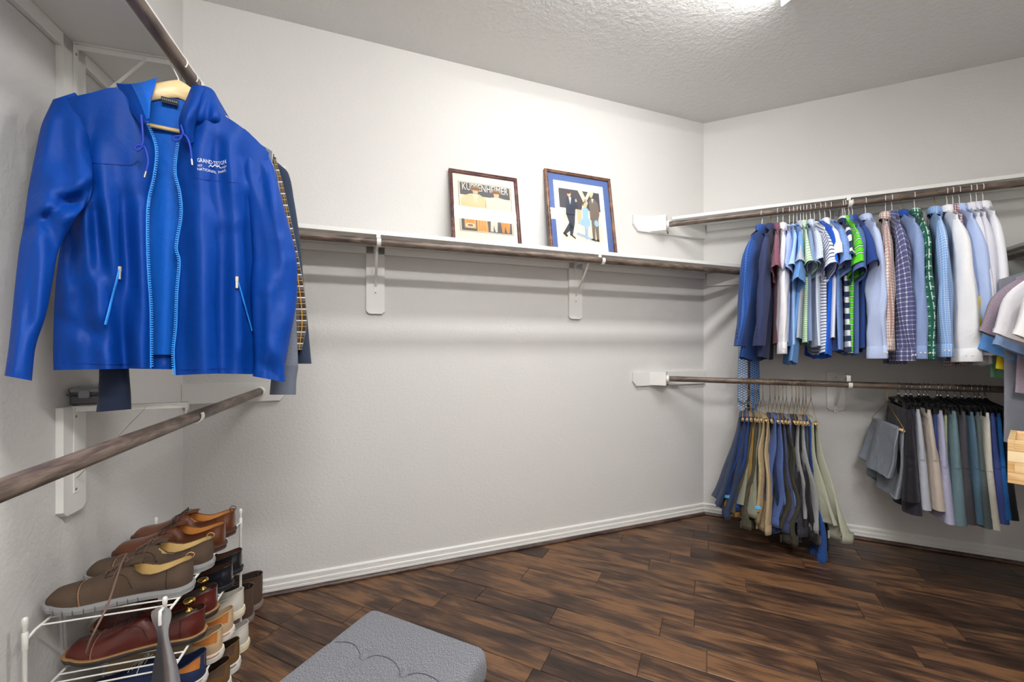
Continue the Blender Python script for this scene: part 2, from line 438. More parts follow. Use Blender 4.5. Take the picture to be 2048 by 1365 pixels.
# ------------------------------------------------------------------ ceiling lamp, plus an added fill lamp
def ceiling_lamp(loc, rotz, strength, label, L=1.22, W=.12):
    t = empty('ceiling_lamp', loc, rotz, label, 'light')
    mb = MB(); mb.box(-L/2, L/2, -W/2-.01, W/2+.01, -.022, 0, ch=.004); mb.build('housing', M_white_metal, t)
    rows = []
    for x, k in ((-L/2+.012, .86), (-L/2+.02, 1), (L/2-.02, 1), (L/2-.012, .86)):
        rows.append([(x, -W/2*k*math.cos(a), -.022-.045*k*math.sin(a)**.6) for a in np.linspace(0, PI, 13)])
    mb = MB(); mb.grid(rows, flip=True); mb.cap(rows[0]); mb.cap(rows[-1], flip=True)
    mb.build('diffuser', emis('lamp_diffuser', strength), t)
    for sx in (-1, 1):
        mb = MB(); mb.box(min(sx*L/2, sx*(L/2-.013)), max(sx*L/2, sx*(L/2-.013)), -W/2-.004, W/2+.004, -.072, -.02, ch=.005); mb.build('end_cap', M_white_metal, t)
    return t
pl = MW(1.86, 1.03, CEIL)
ceiling_lamp(pl, AM, LAMP, 'long white ceiling lamp mounted flat on the ceiling at the top edge')
ceiling_lamp((.45, -.30, CEIL), AM, LAMP_FILL, 'added fill lamp behind the viewpoint, shaped like the ceiling lamp', W=.16)  # unseen fixture, added to brighten the walls and soften shadows

# ------------------------------------------------------------------ shelves, cleats, brackets, rods
ZL_LOW, ZR_LOW = .968, .963; ZL_UP, ZR_UP, ZM = 1.973, 1.977, 1.645
RR = .0175; DROD = .305
def localM(fr, s, z=0):
    """matrix for wall frames: X along wall, Y into the room, Z up"""
    o = fr(s, 0, z); ax = fr(s+1, 0, z)-o; ay = fr(s, 1, z)-o
    return frameM(o, ax, ay, (0, 0, 1))
def shelf(fr, s0, s1, d, zbot, label, clip=None):
    M = localM(fr, 0); mb = MB()
    if clip: mb.prism(clip, zbot, zbot+.019, M=M)
    else: mb.box(s0, s1, .0005, d, zbot, zbot+.019, M=M, ch=.0015)
    return tag(mb.build('shelf', M_trim), label, 'shelf')
def cleat(fr, s0, s1, z0, z1, label, th=.018):
    mb = MB(); mb.box(s0, s1, .0005, th, z0, z1, M=localM(fr, 0), ch=.0015)
    return tag(mb.build('wall_cleat', M_trim), label, 'cleat')
def rod(p, q, label, socket0=False, socket1=False):
    p, q = Vector(p), Vector(q); L = (q-p).length; a = math.atan2(q.y-p.y, q.x-p.x)
    t = empty('closet_rod', p, a, label, 'rod')
    mb = MB(); n = 20
    rows = [[(x, RR*math.cos(2*PI*k/n), RR*math.sin(2*PI*k/n)) for k in range(n)] for x in np.linspace(0, L, 9)]
    mb.grid(rows, cu=True); mb.cap(rows[0]); mb.cap(rows[-1], flip=True); mb.build('pole', M_rod, t)
    for on, x0 in ((socket0, -.004), (socket1, L-.012)):
        if on:
            mb = MB(); rows = [[(x, r*math.cos(2*PI*k/n), r*math.sin(2*PI*k/n)) for k in range(n)] for x, r in ((x0, .025), (x0+.010, .025), (x0+.014, .023), (x0+.016, .0185))]
            mb.grid(rows, cu=True); mb.cap(rows[0]); mb.build('rod_socket', M_white_metal, t)['label'] = 'white round rod socket'
    return t
def bracket(fr, s, zarm, zrod, label, board=(.045, .30), group=None, drod=DROD, reach=.284, boardgap=True, sgn=1):
    """white painted mounting board with a steel shelf-and-rod bracket; zarm is the top of the arm"""
    t = empty('rod_bracket', fr(s, 0, zarm), 0, label, 'bracket', group)
    M0 = Matrix.Translation(-Vector(t.location)) @ localM(fr, s, zarm)
    w, h = board; c = .014
    mb = MB(); PM = M0 @ frameM((0, 0, 0), (1, 0, 0), (0, 0, 1), (0, -1, 0))
    mb.prism([(-w, 0), (w, 0), (w, -h+c), (w-c, -h), (-w+c, -h), (-w, -h+c)], -.018, -.0005, M=PM)
    mb.build('mounting_board', M_trim, t)
    y0 = .018
    mb = MB(); mb.box(-.009, .009, y0, y0+.0025, -.245, -.002, M=M0, ch=.0006)
    mb.build('back_plate', M_white_metal, t)
    mb = MB(); mb.box(-.0016, .0016, y0, reach, -.0165, -.001, M=M0); mb.box(-.010, .010, y0, reach, -.0035, -.0005, M=M0)
    mb.build('arm', M_white_metal, t)
    # strap that drops behind the rod and cups it
    pts = [(reach-.001, -.002)]; zc = zrod-zarm; yc = drod; R = .0205
    pts += [(reach+.001, -.010), (yc-R, zc+.012)]
    for a in np.linspace(PI, 2*PI+.55, 12): pts.append((yc+R*math.cos(a), zc+R*math.sin(a)))
    rows = []
    for i, (y, z) in enumerate(pts):
        a = pts[max(0, i-1)]; b = pts[min(len(pts)-1, i+1)]; tx, tz = b[0]-a[0], b[1]-a[1]; l = math.hypot(tx, tz) or 1
        nx, nz = -tz/l*.0015, tx/l*.0015
        rows.append([M0 @ Vector(p) for p in ((-.009, y+nx, z+nz), (.009, y+nx, z+nz), (.009, y-nx, z-nz), (-.009, y-nx, z-nz))])
    mb = MB(); mb.grid(rows, cu=True, smooth=False); mb.cap(rows[0]); mb.cap(rows[-1], flip=True); mb.build('rod_hook', M_white_metal, t)
    mb = MB(); a = Vector((0, y0+.003, -.205)); b = Vector((0, reach-.10, -.010))
    rows = []
    for p in (a, b):
        for_ = []
        for dx, dz in ((-.006, 0), (.006, 0), (.006, .003), (-.006, .003)): for_.append(M0 @ (p+Vector((dx, dz*.6, dz))))
        rows.append(for_)
    mb.grid(rows, cu=True, smooth=False); mb.cap(rows[0]); mb.cap(rows[-1], flip=True); mb.build('diagonal_brace', M_white_metal, t)
    for z in (-.03, -.235):
        mb = MB(); mb.lathe([(.0001, .0012), (.003, .001), (.0042, 0), (.0042, -.001)][::-1], 10, M=M0 @ frameM((0, y0+.0025, z), (1, 0, 0), (0, 0, 1), (0, 1, 0)))
        mb.build('screw', M_screw, t)
    return t
def end_plate(fr, s0, s1, z0, z1, label, wedge=None, flipclip=False, clip=.03):
    t = empty('rod_end_plate', fr(s0, 0, z0), 0, label, 'plate')
    M0 = Matrix.Translation(-Vector(t.location)) @ localM(fr, 0, 0) @ frameM((0, 0, 0), (1, 0, 0), (0, 0, 1), (0, -1, 0))
    if flipclip: pol = [(s0+clip*.9, z0), (s1, z0), (s1, z1), (s0, z1), (s0, z0+clip)]
    else: pol = [(s0, z0), (s1-clip*.8, z0), (s1, z0+clip*1.1), (s1, z1-.0), (s0, z1)]
    mb = MB(); mb.prism(pol, -.018, -.0005, M=M0); mb.build('board', M_trim, t)
    if wedge:
        M1 = Matrix.Translation(-Vector(t.location))
        mb = MB(); mb.prism(wedge, z0+.004, z1, M=M1); mb.build('wedge_block', M_trim, t)
    return t

# left wall
zlb = HC+.852
shelf(LW, 0, 3.0, .278, zlb, 'high white shelf along the left wall above the blue jacket')
cleat(LW, .0, 3.0, zlb-.038, zlb, 'white cleat under the high shelf on the left wall')
rod(LW(.022, DROD, ZL_UP), LW(2.97, DROD, ZL_UP), 'high dark wooden rod carrying the blue jacket')
rod(LW(.0195, DROD, ZL_LOW), LW(2.97, DROD, ZL_LOW), 'low dark wooden rod with nothing on it, along the left wall', socket0=True)
bracket(LW, .718, 1.012, ZL_LOW, 'white bracket holding the empty low rod on the left wall')
bracket(LW, .718, zlb, ZL_UP, 'white bracket behind the blue jacket under the high shelf')
end_plate(MW, .0, .405, .922, 1.009, 'white wall plate holding the far end of the low left rod', clip=.026)
end_plate(MW, .0, .405, zlb-.087, zlb, 'white wall plate holding the far end of the high left rod', clip=.026)
# back (middle) wall
zmb = HC+.503
clipm = [(.02, .0005), (2.999, .0005), (2.999+.27*.92, .27), (.02, .27)]
LMW = float(np.linalg.norm(B-A))
# shelf end is cut to follow the right wall
tr = math.tan(math.radians(132.6-90))
shelf(MW, 0, 0, .27, zmb, 'long white shelf on the back wall carrying two framed pictures', clip=[(.0, .0005), (LMW-.001, .0005), (LMW-.001+.27*tr*.985, .27), (.0, .27)])
cleat(MW, .0, LMW-.001, zmb-.038, zmb, 'long white cleat under the picture shelf on the back wall')
cleat(RW, .019, .42, zmb-.092, zmb-.004, 'short white cleat on the right wall carrying the picture shelf end')
e = RP(1490, HV, .08)
pe = MW(3.19, DROD, ZM)
rod(MW(.03, DROD, ZM), pe, 'dark wooden rod under the picture shelf on the back wall')
s1 = s_mid(751, .018); s2 = s_mid(1151.5, .018)
bracket(MW, s1, zmb, ZM, 'white bracket on the back wall, left of both pictures', board=(.045, .342))
bracket(MW, s2, zmb, ZM, 'white bracket on the back wall below the blue matted picture', board=(.045, .342))
# right wall
zrb = HC+.838
s_end = s_right(1334.8, DROD)
sh_poly = [(.019, .0005), (1.76, .0005), (1.76, .255), (.019-.255*tr*1.0+.03, .255)]
shelf(RW, 0, 0, .255, zrb, 'high white shelf on the right wall above the shirts', clip=sh_poly)
cleat(RW, .019, 1.758, zrb-.043, zrb, 'white cleat under the high shelf on the right wall')
def wedge_for(d0, d1):
    # block between the back wall plate and the plane square to the rods
    out = []
    a = RW(s_end-.004, d0, 0); b = RW(s_end-.004, d1, 0)
    for p in (a, b): out.append((p.x, p.y))
    def on_mid(p):
        q = V2((p.x, p.y)); dd = float((q-A)@nm); return q-(dd-.0185)*nm, dd
    pb, _ = on_mid(b); pa, _ = on_mid(a)
    # walk back along rod direction to the back wall for the far side
    q = V2((b.x, b.y)); dd = float((q-A)@nm); k = (dd-.0185)/float(r_@nm); e1 = q-k*r_
    q = V2((a.x, a.y)); dd = float((q-A)@nm); k = (dd-.0185)/float(r_@nm); e0 = q-k*r_
    return [tuple(out[0]), tuple(out[1]), tuple(e1), tuple(e0)]
sA = s_mid(1267, .018)
end_plate(MW, sA, LMW-.002, HC+.744, HC+.846, 'white wall plate at the left end of the high right rod', wedge=wedge_for(.245, .36), flipclip=True, clip=.045)
end_plate(MW, sA, LMW-.002, ZR_LOW-.045, ZR_LOW+.045, 'white wall plate at the left end of the low right rod', wedge=wedge_for(.245, .36), flipclip=True, clip=.03)
rod(RW(s_end, DROD, ZR_UP), RW(1.755, DROD, ZR_UP), 'high dark wooden rod full of shirts on the right wall', socket0=True)
rod(RW(s_end, DROD, ZR_LOW), RW(1.755, DROD, ZR_LOW), 'low dark wooden rod carrying trousers and shorts', socket0=True)
sb = s_right(1672, .018)
bracket(RW, sb, ZR_LOW+.05, ZR_LOW, 'white bracket on the right wall between the trousers and the shorts', board=(.045, .235))
bracket(RW, sb, zrb, ZR_UP, 'white bracket behind the shirts under the high right shelf', board=(.045, .30))
# side wall (right of the frame): shelf and rod at the height of the picture shelf
shelf(SW, .0, 2.6, .29, zmb, 'white shelf on the right-hand side wall above the tee shirts')
cleat(SW, .0, 2.6, zmb-.038, zmb, 'white cleat under the side wall shelf')
cleat(RW, 1.40, 1.757, zmb-.13, zmb-.045, 'white cleat carrying the corner end of the side wall shelf')
rod(SW(.02, DROD, ZM), SW(2.6, DROD, ZM), 'dark wooden rod carrying the tee shirts at the right edge')
bracket(SW, 1.3, zmb, ZM, 'white bracket under the side wall shelf beyond the right edge')

# ------------------------------------------------------------------ framed pictures
M_glass = None
def glassmat():
    m, nt, b = newmat('picture_glass'); L = nt.links.new
    out = nt.nodes['Material Output']; gl = N(nt, 'ShaderNodeBsdfGlossy'); gl.inputs['Roughness'].default_value = .02
    gl.inputs['Color'].default_value = (1, 1, 1, 1)
    tr_ = N(nt, 'ShaderNodeBsdfTransparent'); fr = N(nt, 'ShaderNodeFresnel'); fr.inputs['IOR'].default_value = 1.5
    mx = N(nt, 'ShaderNodeMixShader'); L(fr.outputs[0], mx.inputs[0]); L(tr_.outputs[0], mx.inputs[1]); L(gl.outputs[0], mx.inputs[2])
    L(mx.outputs[0], out.inputs['Surface']); return m
M_glass = glassmat()
def framed(s0, s1, top, label, frame_mat, mat_col, art, fw=.022, lean=.085, prof2=None):
    zb = zmb+.0195; w = s1-s0; H = math.hypot(top-zb, lean-.012)
    t = empty('framed_picture', MW((s0+s1)/2, 0, zb), 0, label, 'picture', None)
    th = math.atan2(lean, top-zb)
    o = MW((s0+s1)/2, lean+.022, zb)-Vector(t.location)
    ax = MW(1, 0, 0)-MW(0, 0, 0); ay = MW(0, 1, 0)-MW(0, 0, 0)
    up = Vector((0, 0, 1))*math.cos(th)-ay*math.sin(th); front = ax.cross(up); 
    if front.dot(ay) < 0: front = -front
    # local: X right along wall as seen, Y up, Z towards room
    M0 = frameM(o, ax, up, front)
    h = H
    mb = MB()
    prof = [(0, -.022), (0, -.004), (.003, .001), (.007, .002), (.010, -.002), (.013, -.003), (.017, 0), (fw-.002, -.004), (fw, -.008), (fw, -.022)]
    cor = [(-w/2, 0, 1, 1), (w/2, 0, -1, 1), (w/2, h, -1, -1), (-w/2, h, 1, -1)]
    rows = []
    for (d, z) in prof: rows.append([M0 @ Vector((x+sx*d, y+sy*d, z)) for x, y, sx, sy in cor])
    mb.grid(rows, cu=True, smooth=False, flip=True); mb.build('frame', frame_mat, t)
    mb = MB(); mb.box(-w/2+.004, w/2-.004, .004, h-.004, -.022, -.012, M=M0); mb.build('mat_board', plain('mat_'+frame_mat.name, mat_col, .9), t)
    mb = MB(); z = -.0085; mb.add([M0 @ Vector(p) for p in ((-w/2+fw-.003, fw-.003, z), (w/2-fw+.003, fw-.003, z), (w/2-fw+.003, h-fw+.003, z), (-w/2+fw-.003, h-fw+.003, z))], [(0, 1, 2, 3)], None, 0, False)
    mb.build('glass_pane', M_glass, t)
    art(t, M0, w, h); return t
def poly2d(mb, pts, z, M0, mi):
    vs = [M0 @ Vector((x, y, z)) for x, y in pts]; mb.add(vs, [tuple(range(len(vs)))], None, mi, False)
def ell(cx, cy, a, b, n=14, rot=0): return [(cx+a*math.cos(t)*math.cos(rot)-b*math.sin(t)*math.sin(rot), cy+a*math.cos(t)*math.sin(rot)+b*math.sin(t)*math.cos(rot)) for t in [2*PI*i/n for i in range(n)]]
def pm(name, c): return plain('print_'+name, c, .85)
def art_hats(t, M0, w, h):
    x0, x1, y0, y1 = -w/2+.058, w/2-.05, .10, h-.068
    mats = [pm('cream', (224, 212, 186)), pm('slate', (92, 92, 96)), pm('coat_tan', (206, 188, 152)), pm('hat', (150, 118, 92)), pm('skin', (214, 176, 140)),
            pm('coat_pale', (200, 196, 180)), pm('ochre', (206, 162, 96)), pm('orange', (214, 140, 70)), pm('line', (120, 110, 98)), pm('brown', (120, 84, 58))]
    mb = MB(); W_, H_ = x1-x0, y1-y0; z = -.0118
    X = lambda a: x0+a*W_; Y = lambda b: y0+b*H_
    def P(pts, mi, k): poly2d(mb, [(X(a), Y(b)) for a, b in pts], z+k*.00012, M0, mi)
    P([(-.03, -.02), (1.03, -.02), (1.03, 1.02), (-.03, 1.02)], 8, 0); P([(-.02, -.012), (1.02, -.012), (1.02, 1.012), (-.02, 1.012)], 0, 1)
    P([(0, .74), (1, .74), (1, 1), (0, 1)], 1, 2)
    P([(0, .0), (.14, 0), (.14, .42), (0, .42)], 1, 2)
    P([(.02, .35), (0, .62), (.06, .72), (.2, .78), (.38, .78), (.5, .70), (.5, .35)], 2, 3)
    P([(.5, .35), (.48, .66), (.58, .74), (.72, .77), (.9, .74), (1, .64), (1, .35)], 5, 3)
    P([(.24, .78), (.30, .60), (.36, .78)], 0, 4); P([(.66, .76), (.73, .60), (.79, .76)], 0, 4)
    for cx, cy in ((.30, .83), (.72, .81)):
        P(ell(cx, cy, .055, .06), 4, 5)
        P(ell(cx, cy+.045, .125, .022), 3, 6); P([(cx-.085, cy+.045), (cx-.07, cy+.115), (cx+.01, cy+.10), (cx+.075, cy+.112), (cx+.085, cy+.045)], 3, 6)
        P([(cx-.084, cy+.05), (cx-.08, cy+.068), (cx+.08, cy+.068), (cx+.084, cy+.05)], 9, 7)
    # lower band
    P([(.0, 0), (.3, 0), (.3, .36), (0, .36)], 1, 4)
    P([(.06, .05), (.28, .05), (.28, .30), (.06, .30)], 6, 5); P(ell(.17, .20, .08, .07), 7, 6); P(ell(.17, .11, .09, .045), 0, 7); P(ell(.17, .11, .06, .028), 3, 8)
    P([(.3, 0), (.52, 0), (.50, .36), (.3, .36)], 6, 5)
    for q in (.34, .39, .44): P([(q, .02), (q+.02, .02), (q+.025, .34), (q+.005, .34)], 7, 6)
    P([(.52, 0), (1, 0), (1, .36), (.50, .36)], 1, 5)
    P([(.56, .02), (.62, .02), (.63, .16), (.66, .02), (.70, .02), (.72, .34), (.58, .34)], 5, 6)
    P([(.80, .02), (.84, .02), (.86, .16), (.90, .02), (.94, .02), (.98, .30), (.95, .36), (.80, .36), (.78, .22)], 7, 6)
    mb.build('print', mats, t)['label'] = 'vintage advertisement print of two men in hats and pale coats'
    Mt = M0 @ Matrix.Translation((X(.5), Y(.912), z+.00045))
    text_mesh('KUPPENHEIMER', .060, pm('letter', (232, 226, 210)), 'lettering', t, Mt, .00005, sx=W_/.455)
def art_walk(t, M0, w, h):
    x0, x1, y0, y1 = -w/2+.055, w/2-.058, .045, h-.06
    mats = [pm('ivory', (232, 230, 216)), pm('night', (78, 76, 82)), pm('navy_suit', (62, 66, 82)), pm('taupe_suit', (120, 108, 98)), pm('skin', (222, 186, 158)),
            pm('sky_dress', (150, 182, 206)), pm('tree', (206, 198, 176)), pm('ground', (222, 214, 190)), pm('hair', (96, 66, 48)), pm('peach', (226, 178, 148)), pm('shadow_blue', (158, 172, 190)), pm('hat_pale', (222, 214, 164)), pm('shoe', (60, 52, 48))]
    mb = MB(); z = -.0118; W_, H_ = x1-x0, y1-y0
    X = lambda a: x0+a*W_; Y = lambda b: y0+b*H_
    def P(pts, mi, k): poly2d(mb, [(X(a), Y(b)) for a, b in pts], z+k*.00012, M0, mi)
    P([(0, 0), (1, 0), (1, 1), (0, 1)], 0, 0); P([(.09, .13), (.91, .13), (.91, .89), (.09, .89)], 7, 1)
    P([(.09, .60), (.91, .60), (.91, .89), (.09, .89)], 1, 2)
    P([(.52, .60), (.60, .60), (.66, .72), (.56, .89), (.47, .89), (.56, .74)], 6, 3); P([(.60, .68), (.74, .89), (.68, .89), (.58, .74)], 6, 3)
    P([(.14, .48), (.18, .44), (.24, .48), (.24, .54), (.16, .55)], 11, 4)
    # walking man, left
    P([(.20, .50), (.22, .74), (.27, .79), (.36, .78), (.42, .74), (.46, .62), (.40, .62), (.38, .50)], 2, 5)
    P([(.20, .52), (.38, .52), (.36, .38), (.30, .20), (.25, .20), (.26, .36)], 2, 5); P([(.26, .40), (.34, .32), (.18, .22), (.14, .25)], 2, 5)
    P([(.11, .22), (.18, .17), (.21, .19), (.15, .26)], 12, 6); P([(.24, .21), (.36, .15), (.35, .18), (.28, .22)], 12, 6)
    P(ell(.29, .815, .036, .042), 4, 6); P(ell(.28, .84, .038, .024), 8, 7); P([(.28, .77), (.30, .66), (.33, .77)], 0, 6); P(ell(.42, .73, .018, .025), 4, 7)
    # seated woman
    P([(.42, .38), (.50, .38), (.52, .60), (.42, .60)], 9, 4)
    P([(.44, .40), (.50, .36), (.66, .36), (.68, .44), (.64, .50), (.66, .62), (.58, .66), (.53, .60), (.53, .48)], 5, 6)
    P([(.55, .36), (.59, .36), (.59, .16), (.55, .17)], 10, 6); P([(.60, .36), (.63, .36), (.60, .20), (.57, .21)], 10, 7)
    P(ell(.60, .68, .034, .038), 4, 7); P(ell(.585, .695, .04, .034), 8, 6)
    P([(.38, .22), (.56, .18), (.76, .14), (.74, .17), (.54, .23), (.40, .26)], 10, 3)
    # standing man, right
    P([(.68, .46), (.68, .74), (.73, .80), (.80, .79), (.87, .72), (.88, .56), (.84, .46)], 3, 8)
    P([(.70, .46), (.85, .46), (.83, .17), (.78, .17), (.77, .38), (.75, .17), (.70, .17)], 3, 7)
    P(ell(.735, .845, .034, .04), 4, 9); P(ell(.75, .868, .036, .026), 11, 10); P([(.74, .79), (.75, .72), (.78, .79)], 0, 9)
    P([(.66, .17), (.75, .15), (.75, .18), (.70, .19)], 12, 9); P([(.74, .155), (.83, .145), (.83, .18), (.78, .18)], 12, 10)
    P(ell(.79, .43, .055, .06), 9, 6); P(ell(.80, .42, .045, .05), 5, 9)
    mb.build('print', mats, t)['label'] = 'vintage print of two suited men and a woman in a pale blue dress'
M_mahog = woodmat('mahogany_frame', (44, 22, 22), (82, 46, 44), (120, 80, 76), rough=.3, rand=False)
M_walnut = woodmat('walnut_frame', (56, 34, 24), (104, 70, 52), (146, 108, 84), rough=.35, rand=False)
p_ = framed(s_mid(897, .012), s_mid(1033, .012), HC+.966, 'dark red-brown framed clothing advertisement on the shelf, left of the two pictures', M_mahog, (222, 212, 200), art_hats, fw=.020)
framed(s_mid(1088, .012), s_mid(1219, .012), HC+1.052, 'brown framed print with a blue mat, right of the two pictures', M_walnut, (86, 110, 162), art_walk, fw=.019)

# ------------------------------------------------------------------ hangers
M_wire = plain('white_wire', (226, 222, 214), .4); M_brass_wire = plain('brass_wire', (150, 122, 62), .35, .8)
M_chrome = plain('chrome_wire', (190, 190, 190), .2, 1); M_blackplastic = plain('black_plastic', (18, 18, 20), .35)
M_bluewire = plain('pale_wire', (206, 208, 214), .4); M_card = plain('cardboard_tube', (204, 170, 120), .8)
M_cardin = plain('tube_bore', (30, 24, 18), .9)
def hook_path(zneck=-.075, R=.0195, up=.0, n=12):
    pts = []
    for a in np.linspace(-.5, PI, n): pts.append((-R*math.cos(a), 0, R*math.sin(a)))
    pts = pts[::-1][::-1]
    # start at far tip, over the rod, then down to the neck
    pts = [(R*math.cos(a), 0, R*math.sin(a)) for a in np.linspace(-.6, PI, n)]
    pts += [(-R*.95, 0, -.012), (-R*.4, 0, -.032), (0, 0, -.045), (0, 0, zneck)]
    return pts
_hang = {}
def hanger(kind, loc, rotz, label, group=None, span=.20, mat=None):
    key = (kind, mat.name if mat else None)
    t = empty('clothes_hanger', loc, rotz, label, 'hanger', group)
    if key not in _hang:
        L = {}
        if kind == 'wire':
            m = mat or M_wire
            mb = MB(); mb.tube(hook_path(-.089), .0016, 6); L['hook'] = (mb, m)
            mb = MB(); pts = [(0, 0, -.088), (-.03, 0, -.102), (-span+.02, 0, -.182), (-span+.012, 0, -.190), (-span+.024, 0, -.197), (span-.024, 0, -.197), (span-.012, 0, -.190), (span-.02, 0, -.182), (.03, 0, -.102)]
            mb.tube(pts, .0016, 6, closed=True); L['shoulder_bar'] = (mb, m)
        elif kind == 'trouser':
            m = mat or M_brass_wire
            mb = MB(); mb.tube(hook_path(-.08), .0013, 6); L['hook'] = (mb, m)
            mb = MB(); mb.tube([(-.185, 0, -.206), (-.19, 0, -.198), (-.015, 0, -.098), (0, 0, -.08), (.015, 0, -.098), (.19, 0, -.198), (.185, 0, -.206)], .0013, 6); L['shoulder_bar'] = (mb, m)
            mb = MB(); n = 12; rows = [[(x, r*math.cos(2*PI*k/n), -.21+r*math.sin(2*PI*k/n)) for k in range(n)] for x, r in ((-.19, .006), (.19, .006), (.1905, .0042), (.18, .0042))]
            mb.grid(rows, cu=True); mb.cap(rows[0]); mb.cap(rows[-1], 1); L['cardboard_tube'] = (mb, [M_card, M_cardin])
        elif kind == 'clip':
            mb = MB(); mb.tube(hook_path(-.06), .0019, 6); L['hook'] = (mb, M_chrome)
            mb = MB(); mb.tube([(-.175, 0, -.088), (-.14, 0, -.078), (-.03, 0, -.064), (0, 0, -.056), (.03, 0, -.064), (.14, 0, -.078), (.175, 0, -.088)], [.004, .005, .006, .009, .006, .005, .004], 8, flat=1.5)
            mb.tube([(-.15, 0, -.092), (.15, 0, -.092)], .003, 6); L['bar'] = (mb, M_blackplastic)
            for sx in (-1, 1):
                mb = MB(); mb.box(sx*.13-.012, sx*.13+.012, -.010, .010, -.122, -.078, ch=.003); mb.box(sx*.13-.009, sx*.13+.009, -.014, .014, -.088, -.072, ch=.003); L['clip%d' % sx] = (mb, M_blackplastic)
        obs = []
        for k, (mb, m) in L.items():
            o = mb.build(k.rstrip('-1') if k.startswith('clip') else k, m, t); obs.append(o)
        _hang[key] = obs
    else:
        for s in _hang[key]:
            c = s.copy(); COL.objects.link(c); c.parent = t
    return t

# ------------------------------------------------------------------ garments hung from a rod
def ring_sleeve(mb, path, sgn, rg, tw=0, nseg=18, fold=.003, mi=0, uvo=(0, 0)):
    """path rows: (x, z, major, minor, phi, yoff)"""
    rows = []; K = len(path); R = 16
    ks = np.linspace(0, K-1, R)
    f = folds(rg, 3, (1.5, 5), fold); g = folds(rg, 3, (10, 26), fold*1.3)
    for i, k in enumerate(ks):
        x, z, a, b, ph, yo = [smooth_interp(k, list(range(K)), [p[j] for p in path]) for j in range(6)]
        t = tw*(i/(R-1))**1.3
        mx, mz = math.cos(ph), math.sin(ph)
        row = []
        for q in range(nseg):
            an = 2*PI*q/nseg; ca, sa = math.cos(an), math.sin(an)
            bb = b*(1+.25*math.sin(3*an+rg_phase(rg, 0)+i*.25))
            ma = a*ca; mi_ = bb*sa+f(an, z*3)*(i/(R-1))+g(z, an)*min(1, i/5)
            # twist about the vertical
            lx = ma*mx; lz = ma*mz; ly = mi_
            row.append((sgn*(x+lx*math.cos(t)-ly*math.sin(t)), yo+lx*math.sin(t)+ly*math.cos(t), z+lz))
        rows.append(row)
    mb.grid(rows, cu=True, mi=mi, flip=(sgn > 0), uvo=uvo)
    return rows
_ph = {}
def rg_phase(rg, i):
    k = (id(rg), i)
    if k not in _ph: _ph[k] = rg.uniform(0, 6.28)
    return _ph[k]
